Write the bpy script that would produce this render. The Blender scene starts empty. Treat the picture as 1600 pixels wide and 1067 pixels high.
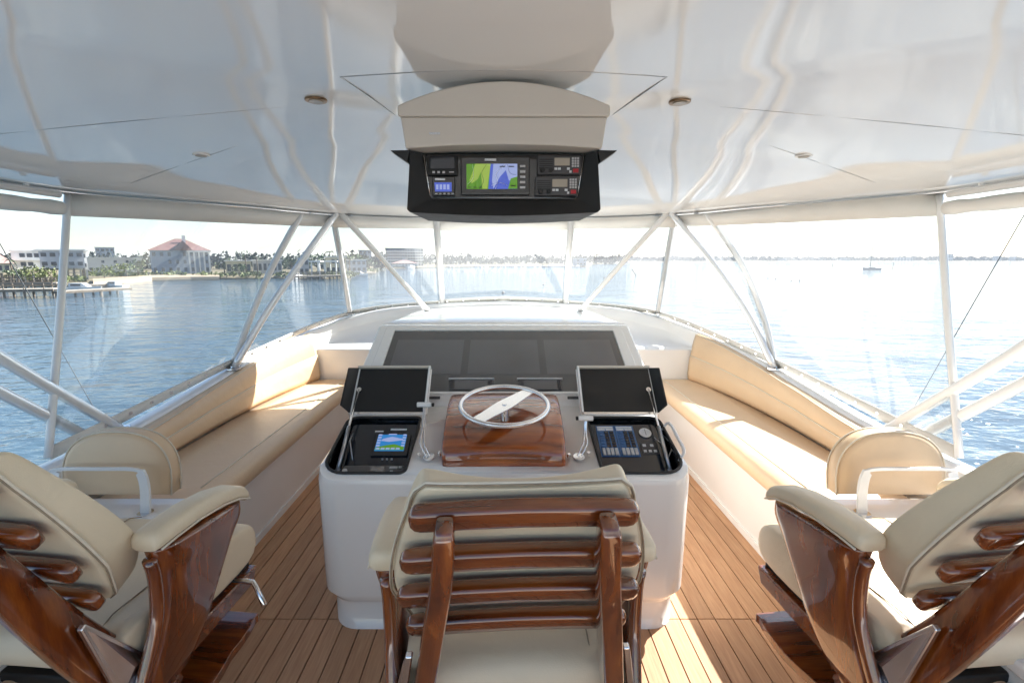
import bpy, bmesh, math, random
from mathutils import Vector, Matrix
random.seed(7)
R = math.radians
C = bpy.context.scene.collection
S = bpy.context.scene

# ------------------------------------------------------------------ camera, world, sun, exposure
cam_d = bpy.data.cameras.new('camera'); cam = bpy.data.objects.new('camera', cam_d); C.objects.link(cam)
EYE = 1.65
cam.location = (0, 0, EYE); cam.rotation_euler = (R(90 - 9.7), 0, 0)
cam_d.sensor_width = 36; cam_d.lens = 16.875; cam_d.shift_x = 0.008
cam_d.clip_start = 0.02; cam_d.clip_end = 20000
S.camera = cam
SUN_EL, SUN_AZ = 38, 51            # azimuth clockwise from +Y
w = bpy.data.worlds.new("World"); S.world = w; w.use_nodes = True
wn = w.node_tree.nodes; wl = w.node_tree.links
sky = wn.new('ShaderNodeTexSky'); sky.sky_type = 'NISHITA'; sky.sun_disc = False
sky.sun_elevation = R(SUN_EL); sky.sun_rotation = R(SUN_AZ); sky.altitude = 0
sky.air_density = 1.0; sky.dust_density = 0.4; sky.ozone_density = 1.2
bg = wn['Background']; bg.inputs['Strength'].default_value = 0.052
wl.new(sky.outputs[0], bg.inputs['Color'])
sd = bpy.data.lights.new('sun', 'SUN'); sd.energy = 4.5; sd.angle = R(0.5); sd.color = (1, .95, .87)
so = bpy.data.objects.new('sun', sd); C.objects.link(so)
sv = Vector((math.sin(R(SUN_AZ)) * math.cos(R(SUN_EL)), math.cos(R(SUN_AZ)) * math.cos(R(SUN_EL)), math.sin(R(SUN_EL))))
so.rotation_euler = sv.to_track_quat('Z', 'Y').to_euler(); so.location = (30, 28, 40)
S.view_settings.view_transform = 'Standard'; S.view_settings.look = 'None'
S.view_settings.exposure = 2.1; S.view_settings.gamma = 1; S.view_settings.use_curve_mapping = False
S.cycles.max_bounces = 14; S.cycles.diffuse_bounces = 12; S.cycles.glossy_bounces = 5
S.cycles.transmission_bounces = 6; S.cycles.transparent_max_bounces = 16; S.cycles.volume_bounces = 1
S.cycles.caustics_reflective = False; S.cycles.caustics_refractive = False
S.cycles.sample_clamp_indirect = 6; S.cycles.use_denoising = True

# ------------------------------------------------------------------ materials
def mat(name, col, rough=.5, metal=0, coat=0, spec=.5, noise=None, bump=None, emit=None, estr=0, ior=1.5, sheen=0, var=0, coatr=.03):
    """noise=(scale, dark factor, stretch xyz); bump=(scale, strength, distance); var=value change per object"""
    m = bpy.data.materials.new(name); m.use_nodes = True
    n = m.node_tree.nodes; l = m.node_tree.links; b = n['Principled BSDF']
    b.inputs['Base Color'].default_value = (*col, 1); b.inputs['Roughness'].default_value = rough
    b.inputs['Metallic'].default_value = metal; b.inputs['IOR'].default_value = ior
    b.inputs['Coat Weight'].default_value = coat; b.inputs['Coat Roughness'].default_value = coatr
    b.inputs['Specular IOR Level'].default_value = spec
    b.inputs['Sheen Weight'].default_value = sheen
    tc = n.new('ShaderNodeTexCoord')
    out = None
    if noise:
        mp = n.new('ShaderNodeMapping'); l.new(tc.outputs['Object'], mp.inputs[0])
        mp.inputs['Scale'].default_value = noise[2] if len(noise) > 2 else (1, 1, 1)
        t = n.new('ShaderNodeTexNoise'); t.inputs['Scale'].default_value = noise[0]; t.inputs['Detail'].default_value = 6
        l.new(mp.outputs[0], t.inputs['Vector'])
        r = n.new('ShaderNodeValToRGB'); r.color_ramp.elements[0].position = .3; r.color_ramp.elements[1].position = .72
        k = noise[1]
        r.color_ramp.elements[0].color = (col[0] * k, col[1] * k, col[2] * k, 1); r.color_ramp.elements[1].color = (*col, 1)
        l.new(t.outputs[0], r.inputs[0]); out = r.outputs[0]
        rr = n.new('ShaderNodeMapRange'); rr.inputs[3].default_value = max(0, rough * .8); rr.inputs[4].default_value = min(1, rough * 1.25)
        l.new(t.outputs[0], rr.inputs[0]); l.new(rr.outputs[0], b.inputs['Roughness'])
    if var:
        oi = n.new('ShaderNodeObjectInfo'); hs = n.new('ShaderNodeHueSaturation')
        mr = n.new('ShaderNodeMapRange'); mr.inputs[3].default_value = 1 - var; mr.inputs[4].default_value = 1 + var
        l.new(oi.outputs['Random'], mr.inputs[0]); l.new(mr.outputs[0], hs.inputs['Value'])
        if out: l.new(out, hs.inputs['Color'])
        else: hs.inputs['Color'].default_value = (*col, 1)
        out = hs.outputs[0]
    if out: l.new(out, b.inputs['Base Color'])
    if bump:
        t2 = n.new('ShaderNodeTexNoise'); t2.inputs['Scale'].default_value = bump[0]; t2.inputs['Detail'].default_value = 4
        l.new(tc.outputs['Object'], t2.inputs['Vector'])
        bp = n.new('ShaderNodeBump'); bp.inputs['Strength'].default_value = bump[1]; bp.inputs['Distance'].default_value = bump[2]
        l.new(t2.outputs[0], bp.inputs['Height']); l.new(bp.outputs[0], b.inputs['Normal'])
    if emit:
        b.inputs['Emission Color'].default_value = (*emit, 1); b.inputs['Emission Strength'].default_value = estr
    return m

M = {}
M['gelcoat'] = mat('white_gelcoat', (.88, .88, .865), .16, coat=.5, noise=(3, .96), bump=(2.5, .05, .01))
M['gel_matt'] = mat('white_nonskid', (.84, .84, .82), .45, noise=(8, .94), bump=(900, .3, .001))
M['liner'] = mat('gloss_ceiling', (.82, .82, .81), .02, noise=(1.2, .97), ior=1.8, coat=.5, coatr=.02)
# the moulded ceiling is slightly wavy: two low-frequency bumps
def _liner():
    n = M['liner'].node_tree.nodes; l = M['liner'].node_tree.links; b = n['Principled BSDF']
    tc = n.new('ShaderNodeTexCoord'); t = n.new('ShaderNodeTexNoise'); t.inputs['Scale'].default_value = 2.2; t.inputs['Detail'].default_value = 0
    l.new(tc.outputs['Object'], t.inputs['Vector'])
    bp = n.new('ShaderNodeBump'); bp.inputs['Strength'].default_value = .065; bp.inputs['Distance'].default_value = .010
    l.new(t.outputs[0], bp.inputs['Height'])
    t3 = n.new('ShaderNodeTexNoise'); t3.inputs['Scale'].default_value = 260
    l.new(tc.outputs['Object'], t3.inputs['Vector'])
    b2 = n.new('ShaderNodeBump'); b2.inputs['Strength'].default_value = .02; b2.inputs['Distance'].default_value = .002
    l.new(t3.outputs[0], b2.inputs['Height']); l.new(bp.outputs[0], b2.inputs['Normal']); l.new(b2.outputs[0], b.inputs['Normal'])
    l.new(b2.outputs[0], b.inputs['Coat Normal'])
_liner()
M['valance'] = mat('white_curtain_cloth', (.74, .73, .69), .7, noise=(5, .93), bump=(700, .25, .001))
M['pipe'] = mat('white_painted_pipe', (.80, .80, .79), .22, coat=.6, noise=(6, .95))
M['alu'] = mat('polished_aluminium', (.90, .90, .91), .24, metal=1, noise=(9, .93))
M['silver'] = mat('silvery_painted_pipe', (.84, .86, .88), .18, metal=.35, coat=.6, noise=(6, .95))
M['chrome'] = mat('chrome', (.82, .82, .83), .07, metal=1, noise=(12, .95))
M['brushed'] = mat('bare_steel', (.55, .56, .58), .3, metal=1, noise=(20, .8))
M['cream'] = mat('cream_vinyl', (.76, .64, .46), .42, noise=(5, .90), bump=(380, .28, .002), sheen=.05)
M['tan'] = mat('tan_vinyl', (.76, .56, .36), .40, noise=(3, .90), bump=(380, .28, .002), sheen=.05)
def pucker(m):
    n = m.node_tree.nodes; l = m.node_tree.links; b = n['Principled BSDF']; src = b.inputs['Normal'].links[0].from_socket
    tc = n.new('ShaderNodeTexCoord'); t = n.new('ShaderNodeTexNoise'); t.inputs['Scale'].default_value = 9; t.inputs['Detail'].default_value = 5; t.inputs['Distortion'].default_value = .8
    l.new(tc.outputs['Object'], t.inputs['Vector']); bp = n.new('ShaderNodeBump'); bp.inputs['Strength'].default_value = .32; bp.inputs['Distance'].default_value = .012
    l.new(t.outputs[0], bp.inputs['Height']); l.new(src, bp.inputs['Normal']); l.new(bp.outputs[0], b.inputs['Normal'])
pucker(M['cream']); pucker(M['tan'])
M['piping'] = mat('pale_piping', (.74, .66, .53), .45, noise=(40, .9))
M['piping_dark'] = mat('seam_stitching', (.36, .28, .19), .6, noise=(90, .7))
M['black'] = mat('black_plastic', (.012, .013, .014), .5, noise=(30, .7))
M['black_gloss'] = mat('black_gloss', (.006, .008, .010), .06, coat=.6, noise=(4, .8))
M['black_rub'] = mat('black_rubber', (.02, .02, .02), .6, noise=(30, .7))
M['navy_panel'] = mat('navy_panel', (.008, .014, .026), .14, coat=.4, noise=(4, .8))
M['hood'] = mat('beige_hood', (.64, .59, .52), .38, noise=(2.5, .93), bump=(500, .15, .001))
M['monitor'] = mat('monitor_glass', (.075, .08, .085), .05, coat=1, noise=(1.4, .75), ior=1.7)
M['monitor2'] = mat('monitor_screen', (.135, .14, .15), .07, coat=1, noise=(1.7, .7), ior=1.6)
M['grey_plastic'] = mat('grey_plastic', (.06, .06, .065), .35, noise=(50, .8))
M['white_label'] = mat('white_label', (.75, .77, .80), .5, noise=(300, .7))
M['button_grey'] = mat('button_grey', (.55, .55, .56), .4, noise=(80, .8))
M['button_red'] = mat('button_red', (.45, .02, .03), .35, noise=(80, .8))
M['button_blue'] = mat('button_blue', (.05, .16, .38), .4, noise=(80, .7))
M['lcd'] = mat('unlit_lcd', (.42, .37, .30), .2, noise=(20, .85))
M['scr_green'] = mat('screen_green', (.02, .05, .01), .15, emit=(.13, .36, .02), estr=.15, noise=(30, .8))
M['scr_lime'] = mat('screen_lime', (.05, .07, .01), .15, emit=(.42, .62, .10), estr=.15, noise=(30, .8))
M['scr_blue'] = mat('screen_blue', (.01, .02, .06), .15, emit=(.10, .16, .75), estr=.15, noise=(30, .8))
M['scr_pale'] = mat('screen_pale', (.05, .05, .08), .15, emit=(.45, .55, .95), estr=.15, noise=(30, .8))
M['scr_sky'] = mat('screen_sky', (.01, .04, .08), .15, emit=(.03, .28, .75), estr=.15, noise=(30, .8))
M['bronze'] = mat('bronze', (.30, .20, .12), .3, metal=1, noise=(30, .8))
M['cable'] = mat('dark_cable', (.10, .11, .12), .5, noise=(30, .8))

def wood_material(name='varnished_mahogany', sc=(1.2, 9, 9), sc2=(4, 120, 120), lt=1):
    m = bpy.data.materials.new(name); m.use_nodes = True
    n = m.node_tree.nodes; l = m.node_tree.links; b = n['Principled BSDF']
    tc = n.new('ShaderNodeTexCoord'); mp = n.new('ShaderNodeMapping')
    mp.inputs['Scale'].default_value = sc; l.new(tc.outputs['Object'], mp.inputs[0])
    t = n.new('ShaderNodeTexNoise'); t.inputs['Scale'].default_value = 3.2; t.inputs['Detail'].default_value = 5; t.inputs['Distortion'].default_value = .25
    l.new(mp.outputs[0], t.inputs['Vector'])
    r = n.new('ShaderNodeValToRGB'); e = r.color_ramp.elements
    e[0].position = .28; e[0].color = (.070 * lt, .012 * lt, .004 * lt, 1); e[1].position = .80; e[1].color = (.42 * lt, .112 * lt, .014 * lt, 1)
    k = e.new(.52); k.color = (.235 * lt, .050 * lt, .007 * lt, 1)
    l.new(t.outputs[0], r.inputs[0])
    mp2 = n.new('ShaderNodeMapping'); mp2.inputs['Scale'].default_value = sc2; l.new(tc.outputs['Object'], mp2.inputs[0])
    t2 = n.new('ShaderNodeTexNoise'); t2.inputs['Scale'].default_value = 2.5; t2.inputs['Detail'].default_value = 3; l.new(mp2.outputs[0], t2.inputs['Vector'])
    mx = n.new('ShaderNodeMix'); mx.data_type = 'RGBA'; mx.blend_type = 'MULTIPLY'; mx.inputs[0].default_value = .45
    l.new(r.outputs[0], mx.inputs[6]); l.new(t2.outputs[0], mx.inputs[7]); l.new(mx.outputs[2], b.inputs['Base Color'])
    b.inputs['Roughness'].default_value = .2; b.inputs['Coat Weight'].default_value = 1; b.inputs['Coat Roughness'].default_value = .015
    b.inputs['Coat IOR'].default_value = 1.75
    return m
M['wood'] = wood_material()
M['wood_pod'] = wood_material('varnished_mahogany_ceiling_sheen', (1.0, 7, 7), (4, 120, 120), 1.7)  # same mahogany, base colour lifted to carry the ceiling's reflection on the pod
M['wood_up'] = wood_material('varnished_mahogany_upright', (12, 9, 1.1), (110, 110, 5))

def teak_material():
    m = bpy.data.materials.new('teak_plank'); m.use_nodes = True
    n = m.node_tree.nodes; l = m.node_tree.links; b = n['Principled BSDF']
    tc = n.new('ShaderNodeTexCoord'); mp = n.new('ShaderNodeMapping'); oi = n.new('ShaderNodeObjectInfo')
    mp.inputs['Scale'].default_value = (60, 3.5, 10); l.new(tc.outputs['Object'], mp.inputs[0])
    add = n.new('ShaderNodeVectorMath'); add.operation = 'ADD'; l.new(mp.outputs[0], add.inputs[0])
    sc = n.new('ShaderNodeMath'); sc.operation = 'MULTIPLY'; sc.inputs[1].default_value = 40; l.new(oi.outputs['Random'], sc.inputs[0]); l.new(sc.outputs[0], add.inputs[1])
    t = n.new('ShaderNodeTexNoise'); t.inputs['Scale'].default_value = 2.0; t.inputs['Detail'].default_value = 7; l.new(add.outputs[0], t.inputs['Vector'])
    r = n.new('ShaderNodeValToRGB'); e = r.color_ramp.elements
    e[0].position = .28; e[0].color = (.46, .245, .130, 1); e[1].position = .75; e[1].color = (.61, .365, .205, 1)
    l.new(t.outputs[0], r.inputs[0])
    t3 = n.new('ShaderNodeTexNoise'); t3.inputs['Scale'].default_value = 2.2; t3.inputs['Detail'].default_value = 3; l.new(tc.outputs['Object'], t3.inputs['Vector'])
    hs = n.new('ShaderNodeHueSaturation'); mr = n.new('ShaderNodeMapRange'); mr.inputs[3].default_value = .87; mr.inputs[4].default_value = 1.10
    l.new(oi.outputs['Random'], mr.inputs[0])
    ml = n.new('ShaderNodeMath'); ml.operation = 'MULTIPLY'; mr3 = n.new('ShaderNodeMapRange'); mr3.inputs[3].default_value = .85; mr3.inputs[4].default_value = 1.15
    l.new(t3.outputs[0], mr3.inputs[0]); l.new(mr3.outputs[0], ml.inputs[0]); l.new(mr.outputs[0], ml.inputs[1])
    l.new(ml.outputs[0], hs.inputs['Value']); l.new(r.outputs[0], hs.inputs['Color']); l.new(hs.outputs[0], b.inputs['Base Color'])
    b.inputs['Roughness'].default_value = .62
    bp = n.new('ShaderNodeBump'); bp.inputs['Strength'].default_value = .25; bp.inputs['Distance'].default_value = .002
    l.new(t.outputs[0], bp.inputs['Height']); l.new(bp.outputs[0], b.inputs['Normal'])
    return m
M['teak'] = teak_material()
M['caulk'] = mat('black_caulk', (.055, .032, .022), .7, noise=(40, .7))

def vinyl_material():
    """clear window vinyl: mostly see-through, a faint scuffed veil, mirror-like at a low angle"""
    m = bpy.data.materials.new('clear_vinyl'); m.use_nodes = True
    n = m.node_tree.nodes; l = m.node_tree.links; n.remove(n['Principled BSDF']); o = n['Material Output']
    tr = n.new('ShaderNodeBsdfTransparent'); tr.inputs[0].default_value = (.82, .84, .85, 1)
    df = n.new('ShaderNodeBsdfTranslucent'); df.inputs[0].default_value = (.8, .82, .85, 1)
    gl = n.new('ShaderNodeBsdfGlossy'); gl.inputs['Roughness'].default_value = .02; gl.inputs[0].default_value = (1, 1, 1, 1)
    lw = n.new('ShaderNodeLayerWeight'); lw.inputs['Blend'].default_value = .5
    pw = n.new('ShaderNodeMath'); pw.operation = 'POWER'; pw.inputs[1].default_value = 4.5; l.new(lw.outputs['Facing'], pw.inputs[0])
    fr = n.new('ShaderNodeMapRange'); fr.inputs[3].default_value = .075; fr.inputs[4].default_value = .85; l.new(pw.outputs[0], fr.inputs[0])
    tc = n.new('ShaderNodeTexCoord'); t = n.new('ShaderNodeTexNoise'); t.inputs['Scale'].default_value = 1.5; t.inputs['Detail'].default_value = 3
    l.new(tc.outputs['Object'], t.inputs['Vector'])
    bp = n.new('ShaderNodeBump'); bp.inputs['Strength'].default_value = .12; bp.inputs['Distance'].default_value = .01
    l.new(t.outputs[0], bp.inputs['Height']); l.new(bp.outputs[0], gl.inputs['Normal'])
    mr = n.new('ShaderNodeMapRange'); mr.inputs[3].default_value = .05; mr.inputs[4].default_value = .10; l.new(t.outputs[0], mr.inputs[0])
    m1 = n.new('ShaderNodeMixShader'); l.new(mr.outputs[0], m1.inputs[0]); l.new(tr.outputs[0], m1.inputs[1]); l.new(df.outputs[0], m1.inputs[2])
    m2 = n.new('ShaderNodeMixShader'); l.new(fr.outputs[0], m2.inputs[0]); l.new(m1.outputs[0], m2.inputs[1]); l.new(gl.outputs[0], m2.inputs[2])
    l.new(m2.outputs[0], o.inputs[0]); return m
M['vinyl'] = vinyl_material()

def water_material():
    m = bpy.data.materials.new('bay_water'); m.use_nodes = True
    n = m.node_tree.nodes; l = m.node_tree.links; b = n['Principled BSDF']
    b.inputs['Base Color'].default_value = (.050, .088, .122, 1); b.inputs['Roughness'].default_value = .03; b.inputs['IOR'].default_value = 1.333
    g = n.new('ShaderNodeNewGeometry'); prev = None
    for sc, st, dist, stretch in ((.16, .5, 1.1, (1, .55, 1)), (.75, .6, .36, (1, .55, 1)), (2.9, .6, .10, (1, .6, 1))):
        mp = n.new('ShaderNodeMapping'); mp.inputs['Rotation'].default_value = (0, 0, R(-24)); mp.inputs['Scale'].default_value = (stretch[1], stretch[0], 1)
        l.new(g.outputs['Position'], mp.inputs[0])
        t = n.new('ShaderNodeTexNoise'); t.inputs['Scale'].default_value = sc; t.inputs['Detail'].default_value = 3; t.inputs['Distortion'].default_value = .3
        l.new(mp.outputs[0], t.inputs['Vector'])
        bp = n.new('ShaderNodeBump'); bp.inputs['Strength'].default_value = st; bp.inputs['Distance'].default_value = dist
        l.new(t.outputs[0], bp.inputs['Height'])
        if prev: l.new(prev, bp.inputs['Normal'])
        prev = bp.outputs[0]
    l.new(prev, b.inputs['Normal'])
    return m
M['water'] = water_material()
M['land'] = mat('shore_ground', (.20, .17, .10), .9, noise=(.08, .55))
M['sand'] = mat('shore_sand', (.42, .34, .24), .9, noise=(.3, .8))
M['leaf'] = mat('leaf_green', (.060, .105, .030), .6, noise=(.4, .5), var=.3)
M['leaf_pale'] = mat('leaf_pale', (.13, .17, .03), .6, noise=(.4, .55), var=.2)
M['palm'] = mat('palm_green', (.05, .085, .03), .6, noise=(.6, .6), var=.2)
M['bark'] = mat('bark', (.13, .10, .07), .9, noise=(2, .6))
M['h_white'] = mat('white_walls', (.72, .72, .70), .8, noise=(.5, .9))
M['h_grey'] = mat('grey_walls', (.42, .44, .48), .8, noise=(.5, .85))
M['h_blue'] = mat('blue_grey_walls', (.26, .32, .42), .8, noise=(.5, .85))
M['h_cream'] = mat('cream_walls', (.62, .56, .40), .8, noise=(.5, .88))
M['roof_red'] = mat('red_roof', (.20, .105, .095), .7, noise=(1.2, .75))
M['roof_pink'] = mat('dull_pink_roof', (.40, .26, .24), .7, noise=(1.2, .8))
M['roof_grey'] = mat('grey_roof', (.24, .25, .27), .7, noise=(1, .8))
M['win_dark'] = mat('dark_window', (.04, .05, .07), .1, noise=(1, .8))
M['pier'] = mat('weathered_timber', (.22, .18, .14), .85, noise=(2, .6))
M['pier_pale'] = mat('pale_deck_boards', (.46, .42, .36), .85, noise=(2, .75))
M['boat_white'] = mat('boat_white', (.75, .75, .74), .3, noise=(2, .9))
M['hull_blue'] = mat('hull_blue', (.05, .10, .20), .25, noise=(2, .8))
M['mast'] = mat('mast_metal', (.14, .15, .17), .4, metal=.5, noise=(2, .8))
M['far_trees'] = mat('far_tree_line', (.03, .045, .035), .9, noise=(.05, .6))

# ------------------------------------------------------------------ helpers
ORIG = {}
def tag(o, label=None, cat=None, group=None, kind=None):
    if label: o['label'] = label
    if cat: o['category'] = cat
    if group: o['group'] = group
    if kind: o['kind'] = kind
    return o
def thing(name, loc, label, cat, group=None, kind=None):
    o = bpy.data.objects.new(name, None); o.empty_display_size = .1; C.objects.link(o)
    o.location = loc; ORIG[o.name] = Vector(loc); return tag(o, label, cat, group, kind)
def origin_of(o):
    while o.parent: o = o.parent
    return ORIG.get(o.name, Vector((0, 0, 0)))
def link(name, me, m=None, parent=None, smooth=True, label=None):
    o = bpy.data.objects.new(name, me); C.objects.link(o)
    if m and not me.materials: me.materials.append(m)
    if parent: o.parent = parent
    if smooth: me.shade_smooth()
    if label: o['label'] = label
    return o
def mesh(name, verts, faces, m, parent=None, smooth=False, bevel=0, seg=2, sub=0, angle=None, label=None):
    """verts in world coordinates (local for chairs); stored relative to the thing's origin"""
    L = origin_of(parent) if parent else Vector((0, 0, 0))
    me = bpy.data.meshes.new(name)
    me.from_pydata([tuple(Vector(v) - L) for v in verts], [], faces); me.validate()
    bm = bmesh.new(); bm.from_mesh(me); bmesh.ops.recalc_face_normals(bm, faces=bm.faces); bm.to_mesh(me); bm.free()
    o = link(name, me, m, parent, smooth or sub > 0 or bevel > 0, label)
    if bevel:
        b = o.modifiers.new('bevel', 'BEVEL'); b.width = bevel; b.segments = seg; b.limit_method = 'ANGLE'; b.angle_limit = R(28); b.harden_normals = True
    if sub:
        s = o.modifiers.new('sub', 'SUBSURF'); s.levels = sub; s.render_levels = sub
    return o
BF = [(0, 1, 3, 2), (4, 6, 7, 5), (0, 2, 6, 4), (1, 5, 7, 3), (0, 4, 5, 1), (2, 3, 7, 6)]
def boxv(x0, x1, y0, y1, z0, z1):
    return [(x, y, z) for x in (x0, x1) for y in (y0, y1) for z in (z0, z1)]
def box(name, x0, x1, y0, y1, z0, z1, m, parent=None, bevel=.004, seg=2, **k):
    return mesh(name, boxv(x0, x1, y0, y1, z0, z1), BF, m, parent, bevel=bevel, seg=seg, **k)
def boxes(name, lst, m, parent=None, bevel=0, **k):
    V, F = [], []
    for b in lst:
        n = len(V); V += boxv(*b); F += [tuple(i + n for i in f) for f in BF]
    o = mesh(name, V, F, m, parent, bevel=bevel, **k)
    if len(lst) > 1: o['kind'] = 'stuff'
    return o
def smooth_path(P, n=6):
    """Catmull-Rom through points of any dimension"""
    P = [list(p) for p in P]; out = []
    Q = [[2 * a - b for a, b in zip(P[0], P[1])]] + P + [[2 * a - b for a, b in zip(P[-1], P[-2])]]
    for i in range(1, len(Q) - 2):
        for k in range(n):
            t = k / n
            out.append([.5 * (2 * b + (c - a) * t + (2 * a - 5 * b + 4 * c - d) * t * t + (3 * b - a - 3 * c + d) * t ** 3)
                        for a, b, c, d in zip(Q[i - 1], Q[i], Q[i + 1], Q[i + 2])])
    out.append(P[-1]); return out
def tube_vf(P, r, n=10, closed=False):
    P = [Vector(p[:3]) for p in P]; V, F = [], []; N = len(P)
    rr = r if isinstance(r, (list, tuple)) else [r] * N
    up = None
    for i, p in enumerate(P):
        a = P[(i - 1) % N] if closed or i else P[0]; b = P[(i + 1) % N] if closed or i < N - 1 else P[-1]
        t = (b - a).normalized()
        if up is None: up = Vector((0, 0, 1)) if abs(t.z) < .9 else Vector((1, 0, 0))
        s = t.cross(up).normalized(); u = s.cross(t).normalized(); up = u
        for k in range(n):
            an = 2 * math.pi * k / n
            V.append(p + s * (math.cos(an) * rr[i]) + u * (math.sin(an) * rr[i]))
    for i in range(N if closed else N - 1):
        for k in range(n):
            j = (i + 1) % N
            F.append((i * n + k, i * n + (k + 1) % n, j * n + (k + 1) % n, j * n + k))
    if not closed:
        F.append(tuple(range(n))[::-1]); F.append(tuple((N - 1) * n + k for k in range(n)))
    return V, F
def tube(name, P, r, m, parent=None, n=10, closed=False, **k):
    V, F = tube_vf(P, r, n, closed); return mesh(name, V, F, m, parent, smooth=True, **k)
def loft(name, loops, m, parent=None, closed=True, caps=True, smooth=True, **k):
    n = len(loops[0]); V = [v for l in loops for v in l]; F = []
    for i in range(len(loops) - 1):
        for j in range(n if closed else n - 1):
            F.append((i * n + j, i * n + (j + 1) % n, (i + 1) * n + (j + 1) % n, (i + 1) * n + j))
    if caps and closed:
        F.append(tuple(range(n))[::-1]); F.append(tuple((len(loops) - 1) * n + j for j in range(n)))
    return mesh(name, V, F, m, parent, smooth=smooth, **k)
def prism(name, poly, d, m, parent=None, bevel=.004, seg=2, **k):
    """poly: 3-D outline, extruded by vector d"""
    n = len(poly); d = Vector(d); V = [Vector(p) for p in poly] + [Vector(p) + d for p in poly]
    F = [tuple(range(n))[::-1], tuple(range(n, 2 * n))] + [(i, (i + 1) % n, n + (i + 1) % n, n + i) for i in range(n)]
    return mesh(name, V, F, m, parent, bevel=bevel, seg=seg, **k)
def rrect(x0, x1, y0, y1, r, n=5):
    """rounded rectangle outline; r may be four radii (x0y0, x1y0, x1y1, x0y1)"""
    rs = r if isinstance(r, (list, tuple)) else [r] * 4; out = []
    for (cx, cy, sx, sy, a0), q in zip(((x0, y0, 1, 1, 180), (x1, y0, -1, 1, 270), (x1, y1, -1, -1, 0), (x0, y1, 1, -1, 90)), rs):
        for k in range(n + 1):
            a = R(a0 + 90 * k / n); out.append((cx + sx * q + q * math.cos(a), cy + sy * q + q * math.sin(a)))
    return out
def disc_vf(c, nrm, r, h, n=20):
    c = Vector(c); nrm = Vector(nrm).normalized(); s = nrm.orthogonal().normalized(); u = nrm.cross(s)
    V = [c + (s * math.cos(2 * math.pi * k / n) + u * math.sin(2 * math.pi * k / n)) * r + nrm * q for q in (0, h) for k in range(n)]
    return V, [tuple(range(n))[::-1], tuple(range(n, 2 * n))] + [(k, (k + 1) % n, n + (k + 1) % n, n + k) for k in range(n)]
def disc(name, c, nrm, r, h, m, parent=None, n=20, **k):
    V, F = disc_vf(c, nrm, r, h, n); return mesh(name, V, F, m, parent, **k)
class Frame:
    """a tilted panel: a across, b up the panel, c out of it"""
    def __init__(s, o, u, v):
        s.o = Vector(o); s.u = Vector(u).normalized(); n = s.u.cross(Vector(v)).normalized(); s.n = n; s.v = n.cross(s.u)
    def p(s, a, b, c=0): return s.o + s.u * a + s.v * b + s.n * c
    def box(s, name, a0, a1, b0, b1, c0, c1, m, parent, bevel=.002, **k):
        V = [s.p(a, b, c) for a in (a0, a1) for b in (b0, b1) for c in (c0, c1)]
        return mesh(name, V, BF, m, parent, bevel=bevel, **k)
    def boxes(s, name, lst, m, parent, bevel=0, **k):
        V, F = [], []
        for a0, a1, b0, b1, c0, c1 in lst:
            n = len(V); V += [s.p(a, b, c) for a in (a0, a1) for b in (b0, b1) for c in (c0, c1)]; F += [tuple(i + n for i in f) for f in BF]
        o = mesh(name, V, F, m, parent, bevel=bevel, **k)
        if len(lst) > 1: o['kind'] = 'stuff'
        return o
    def poly(s, name, pts, c, m, parent, h=.0012):
        return prism(name, [s.p(a, b, c) for a, b in pts], s.n * h, m, parent, bevel=0)
def copy_tree(o, parent=None):
    c = o.copy(); C.objects.link(c); c.parent = parent
    for ch in list(o.children): copy_tree(ch, c)
    return c
def cut(o, cutters):
    """apply o's modifiers minus the cutters as one mesh"""
    for c in cutters:
        b = o.modifiers.new('cut', 'BOOLEAN'); b.object = c; b.operation = 'DIFFERENCE'; b.solver = 'EXACT'
    bpy.context.view_layer.update()
    dg = bpy.context.evaluated_depsgraph_get()
    me = bpy.data.meshes.new_from_object(o.evaluated_get(dg)); o.modifiers.clear(); o.data = me
    for c in cutters: bpy.data.objects.remove(c)
    return o

# ------------------------------------------------------------------ sea
WZ = -4.35
def water():
    V = [(0, 0, WZ)]; F = []; n = 96; rings = (40, 200, 900, 3300)
    for r in rings:
        for k in range(n):
            a = 2 * math.pi * k / n; V.append((r * math.sin(a), r * math.cos(a), WZ))
    for k in range(n): F.append((0, 1 + (k + 1) % n, 1 + k))
    for i in range(len(rings) - 1):
        for k in range(n):
            a, b = 1 + i * n + k, 1 + i * n + (k + 1) % n; F.append((a, b, b + n, a + n))
    o = mesh('water', V, F, M['water']); tag(o, 'rippled blue bay water', kind='structure')
    del o['label']
water()

# ------------------------------------------------------------------ deck of planks
deck = box('deck', -2.2, 2.2, -1.6, 5.0, -.06, -.010, M['caulk'], None, bevel=0); deck['kind'] = 'structure'
ad = box('aft_bounce_deck', -2.2, 2.2, -3.6, -1.61, -.06, -.004, M['gel_matt'], None, bevel=0); ad['kind'] = 'structure'  # unseen white deck, added to bounce sunlight forward onto console and chairs
ck = box('cockpit_bounce_deck', -2.3, 2.3, -9.0, -3.62, -2.3, -2.2, M['gel_matt'], None, bevel=0); ck['kind'] = 'structure'  # out of view, added so sunlight bounces up to the ceiling
def deck_planks():
    pitch, gap = .082, .0055; n = 18
    cache = {}
    for y0, y1 in ((-1.55, 1.985), (1.990, 4.6)):
        L = y1 - y0
        V = boxv(-(pitch - gap) / 2, (pitch - gap) / 2, -L / 2, L / 2, -.012, 0)
        me = bpy.data.meshes.new('plank'); me.from_pydata(V, [], BF); me.materials.append(M['teak'])
        for i in range(-n, n):
            o = bpy.data.objects.new('plank', me); C.objects.link(o); o.parent = deck
            o.location = ((i + .5) * pitch, (y0 + y1) / 2, random.uniform(-.0006, .0006))
deck_planks()

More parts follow.
